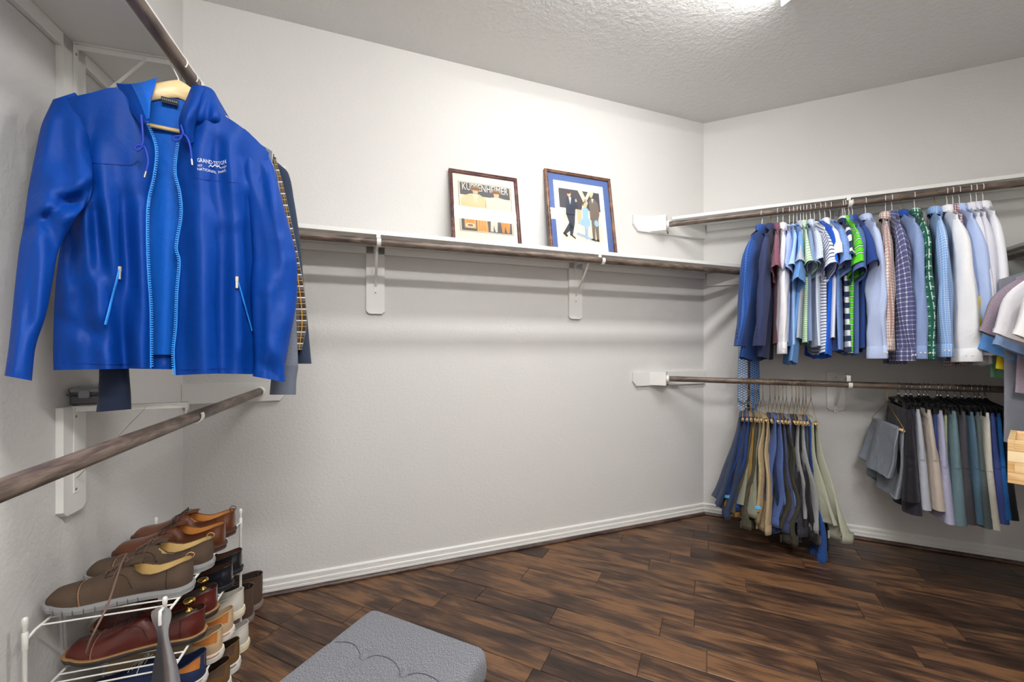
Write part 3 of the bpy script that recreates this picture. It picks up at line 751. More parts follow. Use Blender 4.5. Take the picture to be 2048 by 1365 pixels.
def garment(name, cat, kind, loc, rotz, mat, label, seed, collar='shirt', Ln=.74, W=.205, T=.017, sleeve=None, tw=0, group=None,
            collar_mat=None, cuff_mat=None, lining=None, hang='wire', hmat=None, hanger_name='white wire', far_sleeve=True, hlabel=None, hgroup=None, lean=0.0, sl_lean=0.0):
    """kind: 'long', 'short', 'jacket', 'none'. Local X = towards the room, Y = along the rod, Z up, origin at the rod's axis"""
    rg = random.Random(seed)
    t = empty(name, loc, rotz, label, cat, group)
    zN = -.098; drop = .07
    def ztop(x): return zN-drop*(max(0, abs(x)-.05)/(W-.05))**.95
    f = folds(rg, 4, (16, 48), .0036); R = 15; Cn = 40
    rows = []
    hemw = rg.uniform(.92, 1.02)
    for i in range(R):
        h = i/(R-1); row = []
        w = W*interp(h, [0, .12, .3, 1], [1, .99, .93, hemw])
        th = T*interp(h, [0, .04, .12, .5, 1], [.45, .75, 1, 1.15, 1.05])
        for j in range(Cn):
            an = 2*PI*j/Cn; c, s_ = math.cos(an), math.sin(an)
            x = w*math.copysign(abs(c)**.75, c)
            y = th*math.copysign(abs(s_)**.8, s_)*(1+.0*x)
            zt = ztop(x*W/w if w else x)
            zb = -Ln-.098+.012*math.sin(7*x+seed)+.02*(abs(x)/W)**2
            z = lerp(zt, zb, h)
            y += f(x, z)*min(1, h*2.2)*(1+h)+lean*h*h
            if kind == 'jacket': pass
            row.append((x, y, z))
        rows.append(row)
    mb = MB(); mb.grid(rows, cu=True); 
    body = mb.build('body', mat, t)
    # sleeves
    def long_path(L, a0, a1, out):
        z0 = zN-drop
        return [(W-.055, z0-.075, .088, .010, PI/2*.98, 0), (W-.015, z0-.105, .080, T*.95, PI/2*.80, 0), (W+.012, z0-.17, .074, T*1.15, PI/2*.48, .0),
                (W+out*.6, z0-.27, .066, T*1.2, .32, 0), (W+out, z0-L*.62, .058, T*1.2, .16, 0), (W+out*1.0, z0-L*.85, a1*1.05, T*1.15, .08, 0), (W+out*.9, z0-L+.0, a1, T*.95, .04, 0)]
    def short_path(L, out):
        z0 = zN-drop
        return [(W-.055, z0-.072, .088, .010, PI/2*.98, 0), (W-.012, z0-.10, .084, T, PI/2*.78, 0), (W+.02, z0-.15, .085, T*1.2, PI/2*.52, 0), (W+out, z0-L*.78, .084, T*1.35, PI/2*.38, 0), (W+out+.012, z0-L, .084, T*1.5, PI/2*.32, 0)]
    for sgn in (1, -1):
        if kind == 'none' or (sgn < 0 and not far_sleeve): continue
        mb = MB(); rg2 = random.Random(seed*7+sgn)
        if kind == 'short': p = short_path(sleeve or .22, .03)
        elif kind == 'jacket': p = long_path(sleeve or .60, .085, .062, .022)
        else: p = long_path(sleeve or .60, .08, .052, .024)
        p = [q[:5]+(sl_lean*(kk/(len(p)-1))**1.6,) for kk, q in enumerate(p)]; rows = ring_sleeve(mb, p, sgn, rg2, tw=tw*sgn if kind != 'short' else tw*.5*sgn, mi=0, uvo=(0, 0))
        if kind == 'short':   # turned hem edge
            last = [Vector(q) for q in rows[-1]]; c = sum(last, Vector())/len(last)
            inner = [c+(q-c)*.93+Vector((0, 0, .012)) for q in last]
            mb.grid([last, inner], cu=True, flip=(sgn > 0))
            # hem stitching band, slightly proud
            rr = [[c2+(Vector(q)-c2)*1.03 for q in row] for row in rows[-3:] for c2 in [sum((Vector(q) for q in row), Vector())/len(row)]]
        sl = mb.build('sleeve', mat, t)
        if kind == 'short':
            mb = MB(); mb.grid(rr[1:], cu=True, flip=(sgn > 0)); mb.build('sleeve_hem', collar_mat or mat, sl)
        if kind == 'long':
            last = [Vector(q) for q in rows[-1]]; c = sum(last, Vector())/len(last)
            r2 = []
            for k, (dz, sc) in enumerate(((.006, .86), (.0, 1.0), (-.03, 1.03), (-.062, 1.06), (-.064, 1.02), (-.05, .97))):
                r2.append([c+(q-c)*sc+Vector((0, 0, dz)) for q in last])
            mb = MB(); mb.grid(r2, cu=True, flip=(sgn > 0)); cf = mb.build('cuff', cuff_mat or mat, sl)
        if kind in ('long', 'jacket') and sgn > 0:
            bm_ = plain('pearl_button', (228, 226, 218), .3) if kind == 'long' else plain('dark_button', (26, 28, 40), .3)
            nb = 2 if kind == 'long' else 3
            src = r2[3] if kind == 'long' else rows[-2]; 
            jj = max(range(len(src)), key=lambda q: -Vector(src[q]).y*.35+Vector(src[q]).x)
            for b in range(nb):
                q = Vector(src[(jj+ (b if kind == 'long' else 0)) % len(src)])+Vector((.0006, -.0006, .028 if kind == 'long' else .02*b+.01))
                mb = MB(); mb.lathe([(.0001, .0012), (.0022, .0013), (.0034, .0008), (.0037, 0)][::-1], 10, M=frameM(q, (0, 1, 0), (0, 0, 1), (1, 0, 0)))
                mb.build('button', bm_, sl)
    # collar
    cm = collar_mat or mat
    if collar:
        def ring(ax, ay, z, tilt, n=20, ox=0):
            return [(ox+ax*math.cos(2*PI*k/n), ay*math.sin(2*PI*k/n), z+tilt*math.sin(2*PI*k/n)) for k in range(n)]
        mb = MB(); q = rg.uniform(-.006, .006)
        if collar == 'crew': mb.grid([ring(.074, T*.95, zN-.010, -.008), ring(.070, T*1.05, zN-.003, -.008), ring(.064, T*.85, zN+.001, -.008), ring(.062, T*.7, zN-.008, -.008)], cu=True)
        elif collar == 'suit': mb.grid([ring(.088, T*1.0, zN-.022, -.02), ring(.085, T*1.25, zN-.004, -.012), ring(.070, T*1.25, zN+.020, 0), ring(.064, T*.9, zN+.021, 0), ring(.058, T*.7, zN-.01, 0)], cu=True)
        else: mb.grid([ring(.078, T*1.35, zN-.026, -.014), ring(.072, T*1.5, zN-.002, -.010), ring(.060, T*1.25, zN+.018, -.004), ring(.055, T*1.0, zN+.020, -.003), ring(.050, T*.8, zN-.010, 0)], cu=True)
        mb.build('collar', cm, t)
    if kind == 'jacket':  # lapel strip and flap pockets
        mb = MB(); xs = np.linspace(.02, W*.9, 4)
        mb.box(.03, .15, T*1.3, T*1.3+.004, -.56, -.51, ch=.002); mb.build('pocket_flap', mat, t)
        mb = MB(); mb.box(.03, .15, -T*1.3-.004, -T*1.3, -.56, -.51, ch=.002); mb.build('pocket_flap', mat, t)
    elif kind == 'long':
        mb = MB(); rows = [[(x, -T*1.02-.002+f(x, z)*.9, z) for x in (-.016, .016)] for z in np.linspace(-.12, -Ln-.08, 10)]
        mb.grid(rows); mb.build('placket', mat, t)
    if hang:
        hanger(hang, loc, rotz, hlabel or (hanger_name+' hanger holding the '+label_short(label)), group=hgroup, mat=hmat)
    return t
def label_short(lb): return ' '.join(lb.split()[:9]) if len(lb.split()) > 9 else lb

# ------------------------------------------------------------------ shirts on the high right rod
def hung_right(u, u_tip, z, half=.205):
    """rod point seen at pixel column u; rotation so the near shoulder is seen at column u_tip"""
    s = s_right(u, DROD); p = RW(s, DROD, z); best = None
    for k in range(-50, 51):
        a = ANR+math.radians(k); x = p.x+half*math.cos(a); y = p.y+half*math.sin(a); uu = CU+F*x/y
        e = abs(uu-u_tip)
        if best is None or e < best[0]: best = (e, a)
    return p, best[1]
FB = fabric
shirts = [
 # hook u, tip u, kind, collar, material, category, label, twist, length, sleeve
 (1524, 1503, 'jacket', 'suit', FB('suit_blue_check', (40, 76, 146), [('u', .012, .0025, (70, 110, 176), 0, .6), ('v', .012, .0025, (24, 50, 108), 0, .6)], wrinkle=.15), 'jacket', 'bright blue checked suit jacket, leftmost on the high right rod', .15, .72, .60),
 (1541, 1533, 'jacket', 'suit', FB('suit_navy', (52, 60, 96), wrinkle=.12), 'jacket', 'plain navy suit jacket behind the bright blue checked one', .15, .72, .60),
 (1555, 1553, 'short', 'shirt', FB('polo_maroon', (112, 34, 70), melange=.15), 'shirt', 'maroon short-sleeved polo shirt next to the navy suit jacket', 0, .66, .24),
 (1566, 1566, 'long', 'shirt', FB('white_shirt_a', (232, 230, 236)), 'shirt', 'white long-sleeved shirt between the maroon polo and a periwinkle tee', .3, .70, .58),
 (1579, 1577, 'short', 'crew', FB('tee_periwinkle', (168, 186, 232)), 'shirt', 'periwinkle blue tee shirt right of the maroon polo', 0, .64, .25),
 (1587, 1590, 'short', 'crew', FB('tee_pale_blue', (164, 198, 240)), 'shirt', 'pale blue tee shirt beside the periwinkle one', 0, .66, .24),
 (1594, 1602, 'short', 'crew', FB('tee_sky', (70, 142, 214), melange=.2), 'shirt', 'sky blue tee shirt whose hem hangs over the low rod', 0, .76, .31),
 (1601, 1605, 'short', 'shirt', FB('polo_grey', (176, 184, 200)), 'shirt', 'light grey polo shirt beside the pale green striped one', 0, .64, .22),
 (1607, 1612, 'short', 'shirt', FB('polo_green_stripe', (176, 214, 168), [('v', .012, .004, (226, 236, 222)), ('v', .012, .0015, (104, 152, 104), .45)]), 'shirt', 'pale green polo shirt with thin white stripes', 0, .66, .23),
 (1613, 1621, 'short', 'crew', FB('tee_slate', (128, 148, 186)), 'shirt', 'slate blue tee shirt right of the pale green striped polo', 0, .64, .23),
 (1621, 1632, 'short', 'shirt', FB('polo_dotted', (204, 214, 230), [('v', .010, .003, (150, 168, 200)), ('u', .010, .003, (214, 222, 236))]), 'shirt', 'very pale blue polo shirt with a fine dotted pattern', .1, .66, .22),
 (1629, 1650, 'short', 'crew', FB('tee_white_navy', (228, 230, 236), [('v', .017, .0055, (70, 84, 128))]), 'shirt', 'white tee shirt with narrow navy stripes', .1, .70, .25),
 (1640, 1663, 'short', 'crew', FB('tee_royal', (16, 98, 216)), 'shirt', 'vivid royal blue tee shirt behind the heather blue one', .1, .72, .24),
 (1650, 1668, 'short', 'shirt', FB('polo_white', (226, 230, 238)), 'shirt', 'white polo shirt tucked between the royal and heather blue tees', .0, .64, .20),
 (1661, 1683, 'short', 'crew', FB('tee_heather', (58, 118, 196), melange=.3), 'shirt', 'heather blue tee shirt with a wide open sleeve', .2, .70, .24),
 (1686, 1697, 'short', 'shirt', FB('polo_navy_white', (38, 56, 92), [('v', .060, .030, (222, 226, 226))]), 'shirt', 'navy and white broad-striped polo shirt', .0, .70, .21),
 (1690, 1709, 'short', 'shirt', FB('polo_green', (92, 206, 44), [('v', .030, .010, (30, 76, 50), 0), ('v', .030, .004, (220, 240, 220), -.1), ]), 'shirt', 'bright green striped polo shirt', .1, .70, .25),
 (1698, 1718, 'short', 'shirt', FB('polo_slate', (84, 110, 166), [('v', .006, .002, (60, 84, 136))]), 'shirt', 'dusty blue polo shirt right of the bright green polo', .1, .70, .28),
 (1705, 1729, 'short', 'shirt', FB('polo_navy', (38, 66, 132)), 'shirt', 'dark royal blue polo shirt beside a light blue dress shirt', .2, .68, .25),
 (1731, 1751, 'long', 'shirt', FB('dress_blue', (182, 196, 230)), 'shirt', 'light blue long-sleeved dress shirt beside the dark royal blue polo', .55, .70, .60),
 (1771, 1773, 'long', 'shirt', FB('tan_check', (222, 212, 208), [('u', .014, .004, (160, 104, 92), 0, .8), ('v', .014, .004, (160, 120, 96), 0, .7)]), 'shirt', 'white long-sleeved shirt with a red-brown check', .3, .70, .56),
 (1784, 1799, 'long', 'shirt', FB('navy_gingham', (224, 224, 236), [('u', .022, .017, (64, 70, 124), 0, .75), ('v', .022, .017, (44, 50, 104), 0, .75)]), 'shirt', 'navy and white gingham long-sleeved shirt', .75, .76, .61),
 (1803, 1829, 'long', 'shirt', FB('oxford_blue', (118, 142, 190), melange=.15), 'shirt', 'medium blue oxford long-sleeved shirt with a dark blue inner collar', .5, .70, .60),
 (1829, 1846, 'long', 'shirt', FB('green_plaid', (44, 110, 92), [('u', .045, .004, (206, 222, 210)), ('v', .045, .004, (206, 222, 210)), ('u', .045, .010, (32, 84, 72), .5), ('v', .045, .010, (32, 84, 72), .5)]), 'shirt', 'dark green plaid long-sleeved shirt', .25, .70, .60),
 (1869, 1880, 'long', 'shirt', FB('light_blue_check', (140, 176, 226), [('u', .010, .002, (214, 228, 246), 0, .7), ('v', .010, .002, (80, 116, 180), 0, .7)]), 'shirt', 'light blue finely checked long-sleeved shirt', .4, .72, .59),
 (1894, 1914, 'long', 'shirt', FB('white_shirt_b', (238, 238, 240)), 'shirt', 'white long-sleeved shirt with a wide open cuff', 1.0, .70, .61),
 (1906, 1924, 'none', 'shirt', FB('red_check', (226, 214, 216), [('u', .014, .005, (150, 66, 66), 0, .8), ('v', .014, .005, (60, 60, 100), 0, .7)]), 'shirt', 'red checked shirt squeezed behind the white wide-cuffed one', .0, .76, .14),
 (1919, 1944, 'long', 'shirt', FB('pale_periwinkle', (176, 194, 232)), 'shirt', 'pale periwinkle long-sleeved shirt with its sleeve folded back', .7, .74, .56),
 (1942, 1957, 'long', 'shirt', FB('white_shirt_c', (222, 222, 230)), 'shirt', 'greyish white long-sleeved shirt, third from the right end', .4, .74, .58),
 (1953, 1970, 'long', 'shirt', FB('white_shirt_d', (214, 214, 226)), 'shirt', 'faint lavender long-sleeved shirt, second from the right end', .4, .74, .58),
 (1966, 1988, 'long', 'shirt', FB('white_shirt_e', (232, 232, 238)), 'shirt', 'white long-sleeved shirt at the right end of the high rod', .5, .74, .58),
]
M_oxin = fabric('oxford_inner', (36, 74, 150))
brass = {1541, 1803, 1869}
for i, (u, ut, kd, cl, mt, cat, lb, tw, Ln, sl) in enumerate(shirts):
    p, a = hung_right(u, ut, ZR_UP)
    nm_ = {'jacket': 'suit_jacket', 'long': 'dress_shirt', 'short': 'polo_shirt' if cl == 'shirt' else 'tee_shirt', 'none': 'checked_shirt'}[kd]
    T = {'jacket': .024, 'long': .018, 'short': .016, 'none': .016}[kd]
    Ln += {'jacket': .07, 'long': .05, 'short': .045, 'none': .05}[kd]; sl += .03 if kd != 'short' else .0
    ln_ = {0: -.05, 1: -.03, 6: -.03, 25: .03, 27: .03, 28: .02}.get(i, rnd.uniform(-.012, .012))
    if u > 1720: T *= 1.15
    br = u in brass
    garment(nm_, cat, kd, p, a, mt, lb, 100+i, group='clothes on the high right rod', hgroup='hangers on the high right rod', lean=ln_, sl_lean=ln_*1.0+rnd.uniform(-.006, .012), collar=cl, Ln=Ln, sleeve=sl, tw=tw, T=T, hmat=M_brass_wire if br else M_wire,
            hanger_name='brass wire' if br else 'white wire', collar_mat=M_oxin if u == 1803 else None,
            hlabel=('brass' if br else 'white')+' wire hanger holding the '+' '.join(lb.replace(',', '').split()[:10]))

# ------------------------------------------------------------------ trousers folded over hanger bars
def drape(name, cat, loc, rotz, mat, label, seed, top=-.204, half=.15, Lf=.46, Lb=.54, T=.014, spread=.5, waist=None, tagm=None, shift=0.0, bell=1.0, group=None, lean=0.0):
    rg = random.Random(seed); t = empty(name, loc, rotz, label, cat, group)
    f = folds(rg, 5, (25, 80), .0058); g = folds(rg, 4, (7, 24), .013)
    def layer(L, ysgn, T0, T1, w0, w1, z0, nm, m, capit=True):
        rows = []; R = 22; Cn = 36
        for i in range(R):
            h = i/(R-1); row = []
            w = lerp(w0, w1, h**.6)*(1+.07*math.sin(5*h+seed)); th = lerp(T0, T1, h)
            for j in range(Cn):
                an = 2*PI*j/Cn; c, s_ = math.cos(an), math.sin(an)
                x = w*math.copysign(abs(c)**.7, c)+shift*h
                z = lerp(z0, z0-L-.02*math.sin(9*x+seed)*1.0, h)
                y = ysgn*(T0*.9+ (T1*.75)*h*bell)+th*math.copysign(abs(s_)**.8, s_)+f(x, z)*min(1, h*3)*(1+h)+g(z, x)*h*.9+lean*h**1.3
                row.append((x, y, z))
            rows.append(row)
        mb = MB(); mb.grid(rows, cu=True); mb.cap(rows[0], flip=False, smooth=True); mb.cap(rows[-1], flip=True, smooth=True)
        return mb.build(nm, m, t), rows
    front, rf = layer(Lf, -1, T*.5, T, half*.86, half*1.0, top+.002, 'leg_panel', mat)
    back, rb = layer(Lb, 1, T*.5, T*1.05, half*.9, half*1.08, top+.002, 'leg_panel', mat)
    # fold over the tube
    rows = []
    for a in np.linspace(0, PI, 8):
        rows.append([(x, T*.95*math.cos(a), top+.002+.012*math.sin(a)-.008) for x in np.linspace(-half*.84, half*.84, 8)])
    mb = MB(); mb.grid(rows, flip=True); mb.build('fold', mat, t)
    if waist is not None:
        q = rb[-2]; r2 = []
        last = [Vector(p) for p in rb[-1]]; c = sum(last, Vector())/len(last)
        for dz, sc in ((.03, 1.02), (.0, 1.04), (-.026, 1.03), (-.028, .97)): r2.append([c+Vector(((p-c).x*sc, (p-c).y*(sc+.08), (p-c).z+dz)) for p in last])
        mb = MB(); mb.grid(r2, cu=True); mb.cap(r2[-1], flip=True); wb = mb.build('waistband', waist, t)
        for sx in (-.55, .05, .6):
            k = max(range(len(last)), key=lambda q_: -abs(last[q_].x/half-sx)-last[q_].y*20)
            p = r2[1][k]; mb = MB(); mb.box(p.x-.006, p.x+.006, p.y-.006, p.y+.002, p.z-.03, p.z+.012, ch=.002); mb.build('belt_loop', waist, wb)
    if tagm is not None:
        p = min((Vector(x) for x in rf[-2]), key=lambda q_: q_.y-q_.x*.3)
        p = max((Vector(x) for x in rf[-2]), key=lambda q_: q_.x)
        mb = MB(); mb.box(p.x-.003, p.x+.003, p.y-.015, p.y+.015, p.z-.009, p.z+.009, ch=.001); o = mb.build('size_tag', tagm, t); o['label'] = 'pale blue size tag'
    return t
M_tag = plain('size_tag_blue', (90, 176, 226), .7)
pants = [
 (1486, 1485, FB('trouser_navy_a', (44, 60, 92), wrinkle=.65, vary=.15), 'navy trousers, leftmost of the folded trousers', .60, .64, None, .165),
 (1494, 1494, FB('trouser_navy_b', (36, 66, 128), wrinkle=.65), 'mid navy trousers with a pale blue tag', .54, .56, M_tag, .15),
 (1501, 1503, FB('trouser_mustard', (158, 122, 58), wrinkle=.65), 'mustard brown trousers behind the navy ones', .58, .60, None, .13),
 (1508, 1511, FB('trouser_olive', (78, 74, 60), wrinkle=.65), 'dark olive trousers right of the mustard pair', .60, .66, None, .14),
 (1513, 1517, FB('trouser_sage', (136, 136, 118), wrinkle=.65), 'grey-green trousers with a rumpled pocket', .56, .60, None, .14),
 (1519, 1524, FB('trouser_khaki_b', (150, 132, 98), wrinkle=.65), 'darker khaki trousers just left of the pale khaki ones', .62, .64, None, .13),
 (1526, 1535, FB('trouser_khaki', (176, 156, 122), wrinkle=.65), 'khaki chino trousers with a pale blue tag at the bottom', .58, .68, M_tag, .16),
 (1540, 1545, FB('trouser_ink', (30, 42, 74), wrinkle=.65), 'ink blue trousers right of the khaki chinos', .62, .66, None, .14),
 (1550, 1558, FB('denim_mid', (40, 74, 140), wrinkle=.65, melange=.12), 'mid blue denim jeans with pale stitching', .48, .60, None, .16),
 (1558, 1567, FB('denim_dark', (32, 48, 96), wrinkle=.65, melange=.1), 'dark indigo jeans beside the mid blue pair', .60, .64, None, .14),
 (1566, 1574, FB('trouser_darkolive', (62, 60, 48), wrinkle=.65), 'very dark olive trousers hanging low behind the jeans', .66, .72, None, .15),
 (1573, 1580, FB('denim_light', (62, 106, 178), wrinkle=.65, melange=.2), 'bright blue denim jeans with a turned hem', .55, .60, None, .12),
 (1584, 1591, FB('trouser_charcoal', (58, 56, 66), wrinkle=.65), 'charcoal trousers right of the jeans', .60, .68, None, .13),
 (1592, 1598, FB('trouser_black', (34, 34, 38), wrinkle=.65), 'black trousers beside the charcoal pair', .64, .66, None, .14),
 (1598, 1604, FB('trouser_lightgrey', (150, 152, 152), wrinkle=.65), 'light grey trousers with a buttoned waistband', .56, .60, None, .15),
 (1606, 1611, FB('trouser_darkgrey', (84, 82, 82), wrinkle=.65), 'mid grey trousers behind the light grey pair', .62, .68, None, .12),
 (1612, 1618, FB('trouser_blue', (34, 74, 140), wrinkle=.65), 'saturated blue trousers hanging lowest of all', .58, .80, None, .13),
 (1622, 1634, FB('trouser_stone', (168, 170, 152), wrinkle=.65), 'pale stone trousers, rightmost of the folded trousers', .60, .66, None, .16),
]
for i, (u, ut, mt, lb, Lf, Lb, tg, hf) in enumerate(pants):
    p, a = hung_right(u, ut, ZR_LOW, .19)
    ln_ = [-.105, -.085, -.065, -.055, -.045, -.03, -.01, -.015, -.01, .0, .01, .02, .02, .03, .045, .045, .05, .072][i]
    drape('folded_trousers', 'trousers', p, a, mt, lb, 300+i, Lf=Lf*.93, Lb=Lb*.93, half=hf, T=.0215, waist=mt, tagm=tg, lean=ln_, shift=-.03 if i < 3 else 0, group='trousers folded over hangers on the low right rod')
    hanger('trouser', p, a, 'brass wire hanger holding the '+' '.join(lb.replace(',', '').split()[:9]), mat=M_brass_wire, group='trouser hangers on the low right rod')

# ------------------------------------------------------------------ shorts on clip hangers
def shorts(loc, rotz, mat, label, seed, Ln=.46, half=.17, T=.018, tw=0, band=None):
    rg = random.Random(seed); t = empty('pair_of_shorts', loc, rotz, label, 'shorts', 'shorts clipped on the low right rod')
    f = folds(rg, 4, (20, 60), .005); top = -.105; R = 14; Cn = 30
    def sect(w, th, z, h, off=0, sh=0):
        row = []
        for j in range(Cn):
            an = 2*PI*j/Cn; c, s_ = math.cos(an), math.sin(an)
            x = w*math.copysign(abs(c)**.7, c)+sh; y = th*math.copysign(abs(s_)**.8, s_)+off+f(x, z)*min(1, h*2)
            a = tw*h; row.append((x*math.cos(a)-y*math.sin(a), x*math.sin(a)+y*math.cos(a), z+.012*math.sin(8*x+seed)*h))
        return row
    rows = [sect(half*interp(h, [0, .1, 1], [.92, .97, 1.04]), T*interp(h, [0, .1, .5, 1], [.6, .9, 1.1, 1.25]), lerp(top, top-Ln*.5, h), h*.5) for h in np.linspace(0, 1, 8)]
    mb = MB(); mb.grid(rows, cu=True); mb.build('seat_panel', mat, t)
    for sgn in (1, -1):
        rows = [sect(half*lerp(.50, .57, h), T*interp(h, [0, 1], [.95, 1.7]), lerp(top-Ln*.20, top-Ln, h), .2+h*.8, off=sgn*T*.25*h, sh=sgn*half*lerp(.455, .53, h)) for h in np.linspace(0, 1, 10)]
        last = [Vector(q) for q in rows[-1]]; c = sum(last, Vector())/len(last)
        rows.append([c+(q-c)*.93+Vector((0, 0, .01)) for q in last])
        mb = MB(); mb.grid(rows, cu=True); lg = mb.build('leg', mat, t)
        rr = [[Vector((0, 0, 0))+ (Vector(q)-cc)*1.02+cc for q in row] for row in rows[-4:-1] for cc in [sum((Vector(q) for q in row), Vector())/len(row)]]
        mb = MB(); mb.grid(rr[1:], cu=True); mb.build('hem', mat, lg)
    rows = [sect(half*.94, T*k, z, 0) for z, k in ((top+.004, .6), (top+.002, .75), (top-.034, .98), (top-.036, .9))]
    mb = MB(); mb.grid(rows, cu=True); mb.build('waistband', band or mat, t)
    return t
sh_list = [
 (1797, 1816, FB('shorts_black_b', (32, 31, 38), wrinkle=.65, rough=.6), 'black shorts behind the draped grey shorts', .44, .20, .022, 0),
 (1812, 1828, FB('shorts_charcoal_b', (48, 46, 58), wrinkle=.65, rough=.6), 'long charcoal shorts, second from the left of the clipped shorts', .52, .17, .020, 0),
 (1822, 1838, FB('shorts_pale', (176, 180, 190), wrinkle=.65), 'pale blue-grey shorts with a side seam', .50, .16, .018, .1),
 (1838, 1862, FB('shorts_beige', (190, 178, 166), wrinkle=.65), 'beige shorts right of the pale blue-grey pair', .50, .16, .018, .15),
 (1848, 1876, FB('shorts_navy', (52, 68, 116), wrinkle=.65), 'navy shorts between the beige and the lavender pairs', .46, .15, .014, 0),
 (1856, 1887, FB('shorts_lavender', (172, 172, 198), wrinkle=.65), 'lavender shorts with a loose hem', .54, .16, .017, .2),
 (1875, 1897, FB('shorts_pistachio', (168, 176, 144), wrinkle=.65), 'pistachio shorts mostly hidden by the lavender pair', .42, .14, .012, 0),
 (1882, 1913, FB('shorts_teal', (104, 128, 136), wrinkle=.65), 'dusty teal shorts with a wrinkled waist', .54, .16, .020, .1),
 (1896, 1934, FB('shorts_charcoal', (72, 70, 76), wrinkle=.65), 'charcoal grey ribbed shorts right of the dusty teal pair', .54, .16, .018, .1),
 (1911, 1950, FB('shorts_steel', (82, 110, 130), wrinkle=.65), 'steel blue shorts right of the charcoal pair', .54, .16, .015, .1),
 (1924, 1963, FB('shorts_forest', (74, 88, 88), wrinkle=.65, melange=.06), 'dark grey-green elastic-waisted shorts', .55, .16, .017, .1),
 (1939, 1982, FB('shorts_cream', (206, 202, 190), wrinkle=.65), 'cream shorts beside the dark grey-green pair', .54, .16, .015, .1),
 (1951, 1993, FB('shorts_indigo', (62, 76, 136), wrinkle=.65), 'indigo shorts near the right edge', .50, .16, .017, .1),
 (1960, 2005, FB('shorts_blue', (34, 96, 160), wrinkle=.65), 'bright blue shorts near the wooden crate', .48, .16, .015, .1),
 (1972, 2018, FB('shorts_jet', (24, 24, 28), wrinkle=.65), 'jet black shorts, rightmost of all the shorts', .49, .16, .017, .1),
]
for i, (u, ut, mt, lb, Ln, hf, T, tw) in enumerate(sh_list):
    p, a = hung_right(u, ut, ZR_LOW, .17)
    shorts(p, a, mt, lb, 500+i, Ln, hf, T, tw)
    hanger('clip', p, a, 'black clip hanger with chrome hook holding the '+' '.join(lb.replace(',', '').split()[:8]), group='clip hangers on the low right rod')
# grey shorts folded over a wire hanger, facing the room
p, a = hung_right(1774, 1808, ZR_LOW, .19)
drape('draped_shorts', 'shorts', p, a, FB('shorts_grey', (124, 130, 140), wrinkle=.65, rough=.7), 'grey shorts folded over a wire hanger, leftmost of the shorts', 610, Lf=.24, Lb=.34, half=.175, T=.018, lean=-.045)
hanger('trouser', p, a, 'brass wire hanger holding the draped grey shorts', mat=M_brass_wire)

# ------------------------------------------------------------------ tees on the side wall rod
tees = [
 (.50, FB('tee_sage', (104, 152, 118)), 'sage green tee shirt, farthest of the tees at the right edge', .52, .27, .240),
 (.545, FB('tee_yellow', (222, 196, 46)), 'yellow tee shirt between the sage and the mauve tees', .48, .28, .232),
 (.575, FB('tee_blue_b', (96, 150, 214)), 'light blue tee shirt whose sleeve shows below the yellow one', .50, .35, .185),
 (.60, FB('tee_greygrey', (128, 130, 140)), 'grey tee shirt with a long straight body', .82, .22, .245),
 (.645, FB('tee_mauve', (132, 112, 128), melange=.2), 'mauve heather tee shirt beside the yellow one', .60, .27, .215),
 (.675, FB('tee_paleblue_b', (150, 180, 224)), 'powder blue tee shirt between the mauve and white tees', .60, .33, .185),
 (.70, FB('tee_green', (70, 124, 70)), 'leaf green tee shirt seen between grey and teal ones', .80, .18, .19),
 (.76, FB('tee_offwhite', (222, 220, 224)), 'off-white tee shirt behind the whitest one', .47, .28, .22),
 (.795, FB('tee_red', (190, 28, 52)), 'crimson tee shirt mostly hidden by the whitest tee', .45, .16, .205),
 (.835, FB('tee_aqua', (86, 160, 168)), 'aqua teal tee shirt hanging above the wooden crate', .76, .16, .19),
 (.88, FB('tee_white', (232, 230, 230)), 'whitest tee shirt at the right edge', .45, .29, .215),
]
for i, (tt, mt, lb, Ln, sl, w_) in enumerate(tees):
    p = SW(tt, DROD, ZM); a = math.atan2(-r_[1], -r_[0])
    garment('tee_shirt', 'shirt', 'none' if ('crimson' in lb or 'aqua' in lb or 'leaf' in lb or 'straight' in lb) else 'short', p, a+rnd.uniform(-.05, .05), mt, lb, 700+i, collar='crew', Ln=Ln, sleeve=sl, T=.016, W=w_, group='tee shirts on the side wall rod', hgroup='hangers on the side wall rod',
            hlabel='white wire hanger holding the '+' '.join(lb.replace(',', '').split()[:9]))

